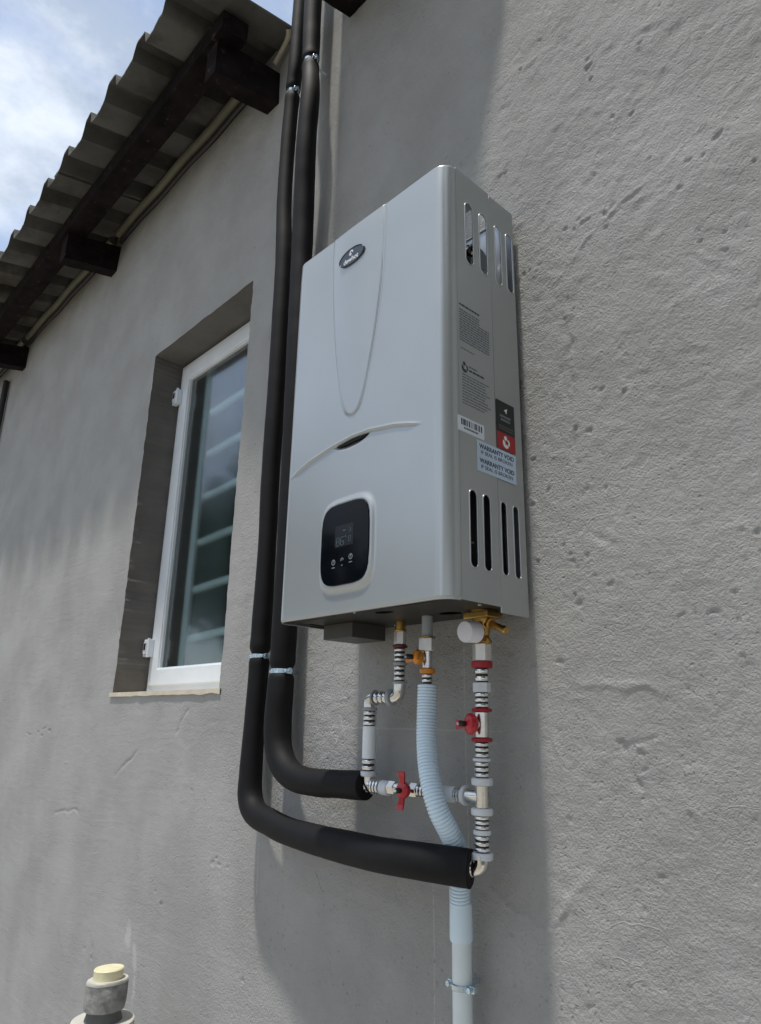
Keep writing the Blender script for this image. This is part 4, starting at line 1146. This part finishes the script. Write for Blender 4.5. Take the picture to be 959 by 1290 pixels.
rod(lv, (0.1470, Y0, -0.2345), RT, 0.0300, 0.0088, M['nickel'], 'valve_body')
hexnut(lv, (0.1770, Y0, -0.2345), RT, 0.0140, 0.0104, M['nickel'])
ribbed(lv, (0.1910, Y0, -0.2345), RT, 0.0190, 0.0098, 3)
rod(lv, (0.2100, Y0, -0.2340), RT, 0.0490, 0.0102, M['pipe_white'], 'white_pipe')
ribbed(lv, (0.2590, Y0, -0.2335), RT, 0.0130, 0.0104, 3)
ring(lv, (0.2720, Y0, -0.2335), RT, 0.0055, 0.0125, M['ring_white'])
rod(lv, (0.168, Y0, -0.2345), (0.3, -1, 0), 0.014, 0.0052, M['nickel'], 'valve_stem')
butterfly(lv, (0.1795, -0.0700, -0.2335), (0.15, -1, 0), (0.04, 0, 1), 0.0250, M['red'], 0.0110)

# right riser
XV = 0.3045
rv2 = thing('riser_pipe', 'tall nickel riser under heater with brass valve, white knob and red handle', 'pipe', (0.30, Y0, -0.33))
b = MB(); b.lathe((0.310, Y0, 0.004), DN, [(0, 0.018), (0.006, 0.018), (0.007, 0.0135), (0.016, 0.0135), (0.020, 0.010), (0.027, 0.0095), (0.0335, 0.0078), (0.0415, 0.0120), (0.0430, 0.0120)], 24); b.build('brass_valve', M['brass'], rv2)
b = MB(); b.bevbox(0.290, 0.332, -0.068, -0.034, -0.0075, 0.0015, 0.0015); b.build('brass_plate', M['brass'], rv2)
b = MB(); b.lathe((0.312, Y0, -0.010), (1, -0.05, -0.42), [(0, 0.0080), (0.012, 0.0078), (0.013, 0.0050), (0.036, 0.0046), (0.0365, 0.0056), (0.041, 0.0056), (0.042, 0.0045)], 18); b.build('brass_spout', M['brass'], rv2)
b = MB(); b.lathe((0.3105, -0.056, -0.0255), (-0.05, -1, -0.06), [(0, 0.0085), (0.008, 0.0090)], 20); b.build('knob_stem', M['brass'], rv2)
b = MB(); b.lathe((0.3100, -0.064, -0.0262), (-0.05, -1, -0.06), [(0, 0.0130), (0.001, 0.0142), (0.022, 0.0142), (0.0236, 0.0134), (0.0240, 0.011), (0.0243, 0.0)], 32); b.build('white_knob', M['cap'], rv2)
b = MB(); b.lathe((0.321, -0.054, -0.036), (0, 0, -1), [(0, 0.0015), (0.006, 0.0015)], 8); b.tube([(0.317 + 0.006 * cos(a), -0.058, -0.036 + 0.005 * sin(a)) for a in [2 * pi * k / 16 for k in range(17)]], 0.0008, 6, cap=False); b.build('seal_wire', M['brass'], rv2)
def zz(v0): return v0
hexnut(rv2, (XV + 0.0025, Y0, -0.0405), DN, 0.0230, 0.0128, M['nut'], 'hex_nut', 0.55)
ring(rv2, (XV + 0.0020, Y0, -0.0636), DN, 0.0086, 0.0142, M['ring_red'])
ribbed(rv2, (XV + 0.0015, Y0, -0.0722), DN, 0.0190, 0.0100, 2)
hexnut(rv2, (XV + 0.0010, Y0, -0.0912), DN, 0.0125, 0.0118, M['ring_white'], 'white_collar')
ribbed(rv2, (XV + 0.0007, Y0, -0.1037), DN, 0.0205, 0.0102, 3)
ring(rv2, (XV, Y0, -0.1242), DN, 0.0045, 0.0135, M['ring_red'])
rod(rv2, (XV - 0.0005, Y0, -0.1287), DN, 0.0325, 0.0094, M['nickel'], 'valve_body')
ring(rv2, (XV - 0.001, Y0, -0.1612), DN, 0.0050, 0.0138, M['ring_red'])
ribbed(rv2, (XV - 0.001, Y0, -0.1662), DN, 0.0200, 0.0104, 3)
ring(rv2, (XV - 0.0015, Y0, -0.1862), DN, 0.0040, 0.0120, M['ring_white'])
ribbed(rv2, (XV - 0.0018, Y0, -0.1902), DN, 0.0200, 0.0104, 3)
ring(rv2, (XV - 0.002, Y0, -0.2102), DN, 0.0090, 0.0138, M['ring_white'])
rod(rv2, (XV - 0.0025, Y0, -0.2192), DN, 0.0270, 0.0090, M['nickel'], 'tee')
rod(rv2, (0.2780, Y0, -0.2335), RT, 0.022, 0.0092, M['nickel'], 'tee_branch')
ring(rv2, (XV - 0.003, Y0, -0.2462), DN, 0.0085, 0.0140, M['ring_white'])
ribbed(rv2, (XV - 0.0033, Y0, -0.2547), DN, 0.0170, 0.0104, 3)
ring(rv2, (XV - 0.0036, Y0, -0.2717), DN, 0.0060, 0.0112, M['ring_white'])
ribbed(rv2, (XV - 0.0040, Y0, -0.2777), DN, 0.0200, 0.0104, 3)
ring(rv2, (XV - 0.0045, Y0, -0.2977), DN, 0.0085, 0.0140, M['ring_white'])
elbow(rv2, (XV - 0.0030, Y0 - 0.004, -0.3160), (0, 0, 1), Vector((-1, -0.25, 0)).normalized(), 0.0150, 0.0098, M['nickel'])
ring(rv2, (XV - 0.0125, Y0 - 0.0065, -0.3160), (-1, -0.25, 0), 0.006, 0.0108, M['nickel'])
rod(rv2, (XV, Y0, -0.1445), (-0.25, -1, 0), 0.016, 0.0055, M['nickel'], 'valve_stem')
butterfly(rv2, (0.3050, -0.0740, -0.1440), (-0.50, -1, 0), (1, -0.50, 0.04), 0.0200, M['red'], 0.0138, 0.030)

# gas stub with orange valve, then corrugated conduit and rigid pipe
gp = thing('gas_connection', 'middle connection under the heater with hex nuts and orange valve handle', 'gas valve', (0.222, -0.07, -0.09))
XG, YG = 0.2215, -0.066
rod(gp, (XG, YG, 0.004), DN, 0.031, 0.0078, M['ring_grey'], 'grey_stub')
ring(gp, (XG, YG, -0.0262), DN, 0.0022, 0.0118, M['brass'], 'brass_washer')
hexnut(gp, (XG, YG, -0.0284), DN, 0.0180, 0.0118, M['nut'])
rod(gp, (XG, YG, -0.0464), DN, 0.0240, 0.0070, M['nickel'], 'valve_body')
ring(gp, (XG, YG, -0.0704), DN, 0.0075, 0.0112, M['orange'])
ribbed(gp, (XG, YG, -0.0779), DN, 0.0190, 0.0080, 3)
rod(gp, (XG, YG, -0.0560), (-0.35, -1, 0), 0.012, 0.0045, M['nickel'], 'valve_stem')
butterfly(gp, (0.2175, -0.0820, -0.0555), (-0.50, -1, 0), (1, -0.50, 0.03), 0.0180, M['orange'], 0.0108, 0.026)

cd = thing('conduit', 'pale blue corrugated conduit curving down into a white rigid pipe', 'conduit', (0.245, -0.028, -0.37))
ctrl = [(0.2218, -0.066, -0.0930), (0.2225, -0.068, -0.125), (0.2265, -0.073, -0.170), (0.2385, -0.0795, -0.213), (0.2520, -0.0790, -0.250), (0.2590, -0.062, -0.282), (0.2530, -0.036, -0.315), (0.2480, -0.033, -0.345), (0.2450, -0.0285, -0.372)]
pts = curve_pts(ctrl, 12); P = [Vector(p) for p in pts]
acc = [0]; 
for i in range(1, len(P)): acc.append(acc[-1] + (P[i] - P[i - 1]).length)
tot = acc[-1]; nrib = int(tot / 0.0042); prof_ = [(0.0, 0.0120), (0.16, 0.0136), (0.32, 0.0139), (0.62, 0.0139), (0.78, 0.0136), (0.92, 0.0120)]
fine = []; fr = []; q = 0
for k in range(nrib):
    for (t, r) in prof_:
        s_ = (k + t) * tot / nrib
        while q < len(acc) - 2 and acc[q + 1] < s_: q += 1
        u = (s_ - acc[q]) / (acc[q + 1] - acc[q]); fine.append(P[q].lerp(P[q + 1], u)); fr.append(r)
b = MB(); b.tube(fine, fr, 28); b.build('corrugated_hose', M['conduit'], cd)
b = MB(); b.lathe((0.2450, -0.0278, -0.3660), DN, [(0, 0.0132), (0.0008, 0.0146), (0.042, 0.0148), (0.0445, 0.0140), (0.0450, 0.0125)], 28); b.build('coupling_sleeve', M['conduit'], cd)
b = MB(); b.lathe((0.2455, -0.0275, -0.4080), DN, [(0, 0.0126), (1.035, 0.0126)], 28, cap=False); b.build('rigid_pipe', M['pvc'], cd)
clamp(cd, (0.2455, -0.0275, -0.4600), 0.0128, 0.0075)

# ---------------------------------------------------------------- capped pipe stub
st = thing('vent_pipe', 'grey cement-coated pipe stub with pale yellow plug beside the wall', 'pipe', (-0.505, -0.15, GZ + 0.06))
sx_, sy_ = -0.502, -0.15
def wob(b, rad, seed):
    pass
b = MB(); b.lathe((sx_, sy_, -0.668), DN, [(0, 0.052), (0.001, 0.0545), (0.012, 0.0555), (0.020, 0.054), (0.021, 0.042), (0.715, 0.042)], 36); b.build('pipe_body', M['stub_pale'], st)
b = MB(); b.lathe((sx_, sy_, -0.650), DN, [(0, 0.0300), (0.006, 0.0295), (0.013, 0.0315), (0.018, 0.033)], 32); b.build('rubber_neck', M['stub_dark'], st)
def tilted(prof_, n=40, tilt=0.10, base_z=-0.650, mat=None, name='collar', seed=1, jit=0.0009, parent=None):
    b = MB(); vv = []
    for (t, r, tl) in prof_:
        for k in range(n):
            a = 2 * pi * k / n; rr = r + noise.noise((cos(a) * 3, sin(a) * 3, t * 60 + seed)) * jit
            xx = rr * cos(a); vv.append((sx_ + xx + t * 0.03, sy_ + rr * sin(a), base_z + t + tl * xx))
    ff = [(i * n + k, i * n + (k + 1) % n, (i + 1) * n + (k + 1) % n, (i + 1) * n + k) for i in range(len(prof_) - 1) for k in range(n)]
    b.add(vv, ff, True); m_ = (len(prof_) - 1) * n; b.add(vv[m_:], [tuple(range(n))]); b.add(vv[:n], [tuple(reversed(range(n)))])
    return b.build(name, mat, parent)
tilted([(0, 0.033, 0), (0.0008, 0.0362, 0), (0.010, 0.0370, 0.02), (0.025, 0.0367, 0.05), (0.040, 0.0360, 0.08)], mat=M['stub'], parent=st, jit=0.0018)
tilted([(0.0405, 0.0362, 0.08), (0.0445, 0.0364, 0.08), (0.0465, 0.0350, 0.08), (0.0462, 0.0300, 0.08)], mat=M['stub_pale'], name='collar_rim', parent=st)
tilted([(0.0450, 0.0262, 0.06), (0.056, 0.0262, 0.06), (0.062, 0.0268, 0.06), (0.0640, 0.0250, 0.06), (0.0632, 0.0200, 0.06), (0.0625, 0.008, 0.06)], mat=M['yellow'], name='yellow_plug', parent=st, jit=0.0006)

# ---------------------------------------------------------------- trees across the yard (mirrored in the panes); three at right added to darken heater side
def make_tree(x, y, h, seed, label):
    rnd = random.Random(seed)
    t = thing('garden_tree', label, 'tree', (x, y, GZ), 'trees across the yard')
    b = MB(); pts = [(x, y, GZ - 0.1), (x + 0.1, y, GZ + h * 0.2), (x, y + 0.1, GZ + h * 0.45), (x + 0.15, y, GZ + h * 0.75)]
    pp = curve_pts(pts, 5); b.tube(pp, [0.22 * (1 - 0.8 * k / (len(pp) - 1)) for k in range(len(pp))], 10)
    cl = []
    for k in range(9):
        a = rnd.uniform(0, 2 * pi); ht = h * rnd.uniform(0.45, 0.92); rr = h * rnd.uniform(0.10, 0.30)
        c = Vector((x + rr * cos(a), y + rr * sin(a), GZ + ht)); cl.append((c, h * rnd.uniform(0.10, 0.18)))
        s_ = Vector((x, y, GZ + ht * 0.6)); b.tube([s_, s_.lerp(c, 0.5) + Vector((0, 0, -0.1)), c], [0.07, 0.045, 0.02], 6)
    b.build('trunk', M['trunk'], t)
    lb = MB(); vv = []; ff = []
    for (c, r) in cl:
        for k in range(330):
            d = Vector((rnd.gauss(0, 1), rnd.gauss(0, 1), rnd.gauss(0, 1))).normalized() * r * rnd.uniform(0.5, 1.1)
            p = c + d; u = Vector((rnd.gauss(0, 1), rnd.gauss(0, 1), rnd.gauss(0, 1))).normalized(); w = u.orthogonal().normalized(); s_ = rnd.uniform(0.13, 0.24)
            i0 = len(vv); vv += [p - u * s_, p + w * s_ * 0.5, p + u * s_, p - w * s_ * 0.5]; ff.append((i0, i0 + 1, i0 + 2, i0 + 3))
    lb.add(vv, ff); lb.build('crown', M['leaf'], t, fix=False)
TL = ['tall loose green tree across the yard, nearest to the house', 'broad green tree across the yard with a low crown', 'short round green tree across the yard', 'tall narrow green tree across the yard at the far left',
      'wide green tree across the yard with spreading limbs', 'middling green tree across the yard straight ahead', 'small bushy green tree across the yard to the right',
      'large green tree added off the right end of the wall to block sky light', 'tall unseen green tree added at right to darken the heater side', 'round unseen green tree added close to the wall at right to block light']
for k, (x_, y_, h_) in enumerate(((-11, -6.5, 6.6), (-15, -10.5, 8.2), (-11, -11.5, 5.6), (-17, -6, 8.4), (-9, -16, 6.4), (-3, -18, 6.2), (6, -17, 5.6), (4.6, -2.6, 6.5), (5.2, -5.6, 7.5), (4.4, -0.6, 5.2))):
    make_tree(x_, y_, h_, 100 + k, TL[k])
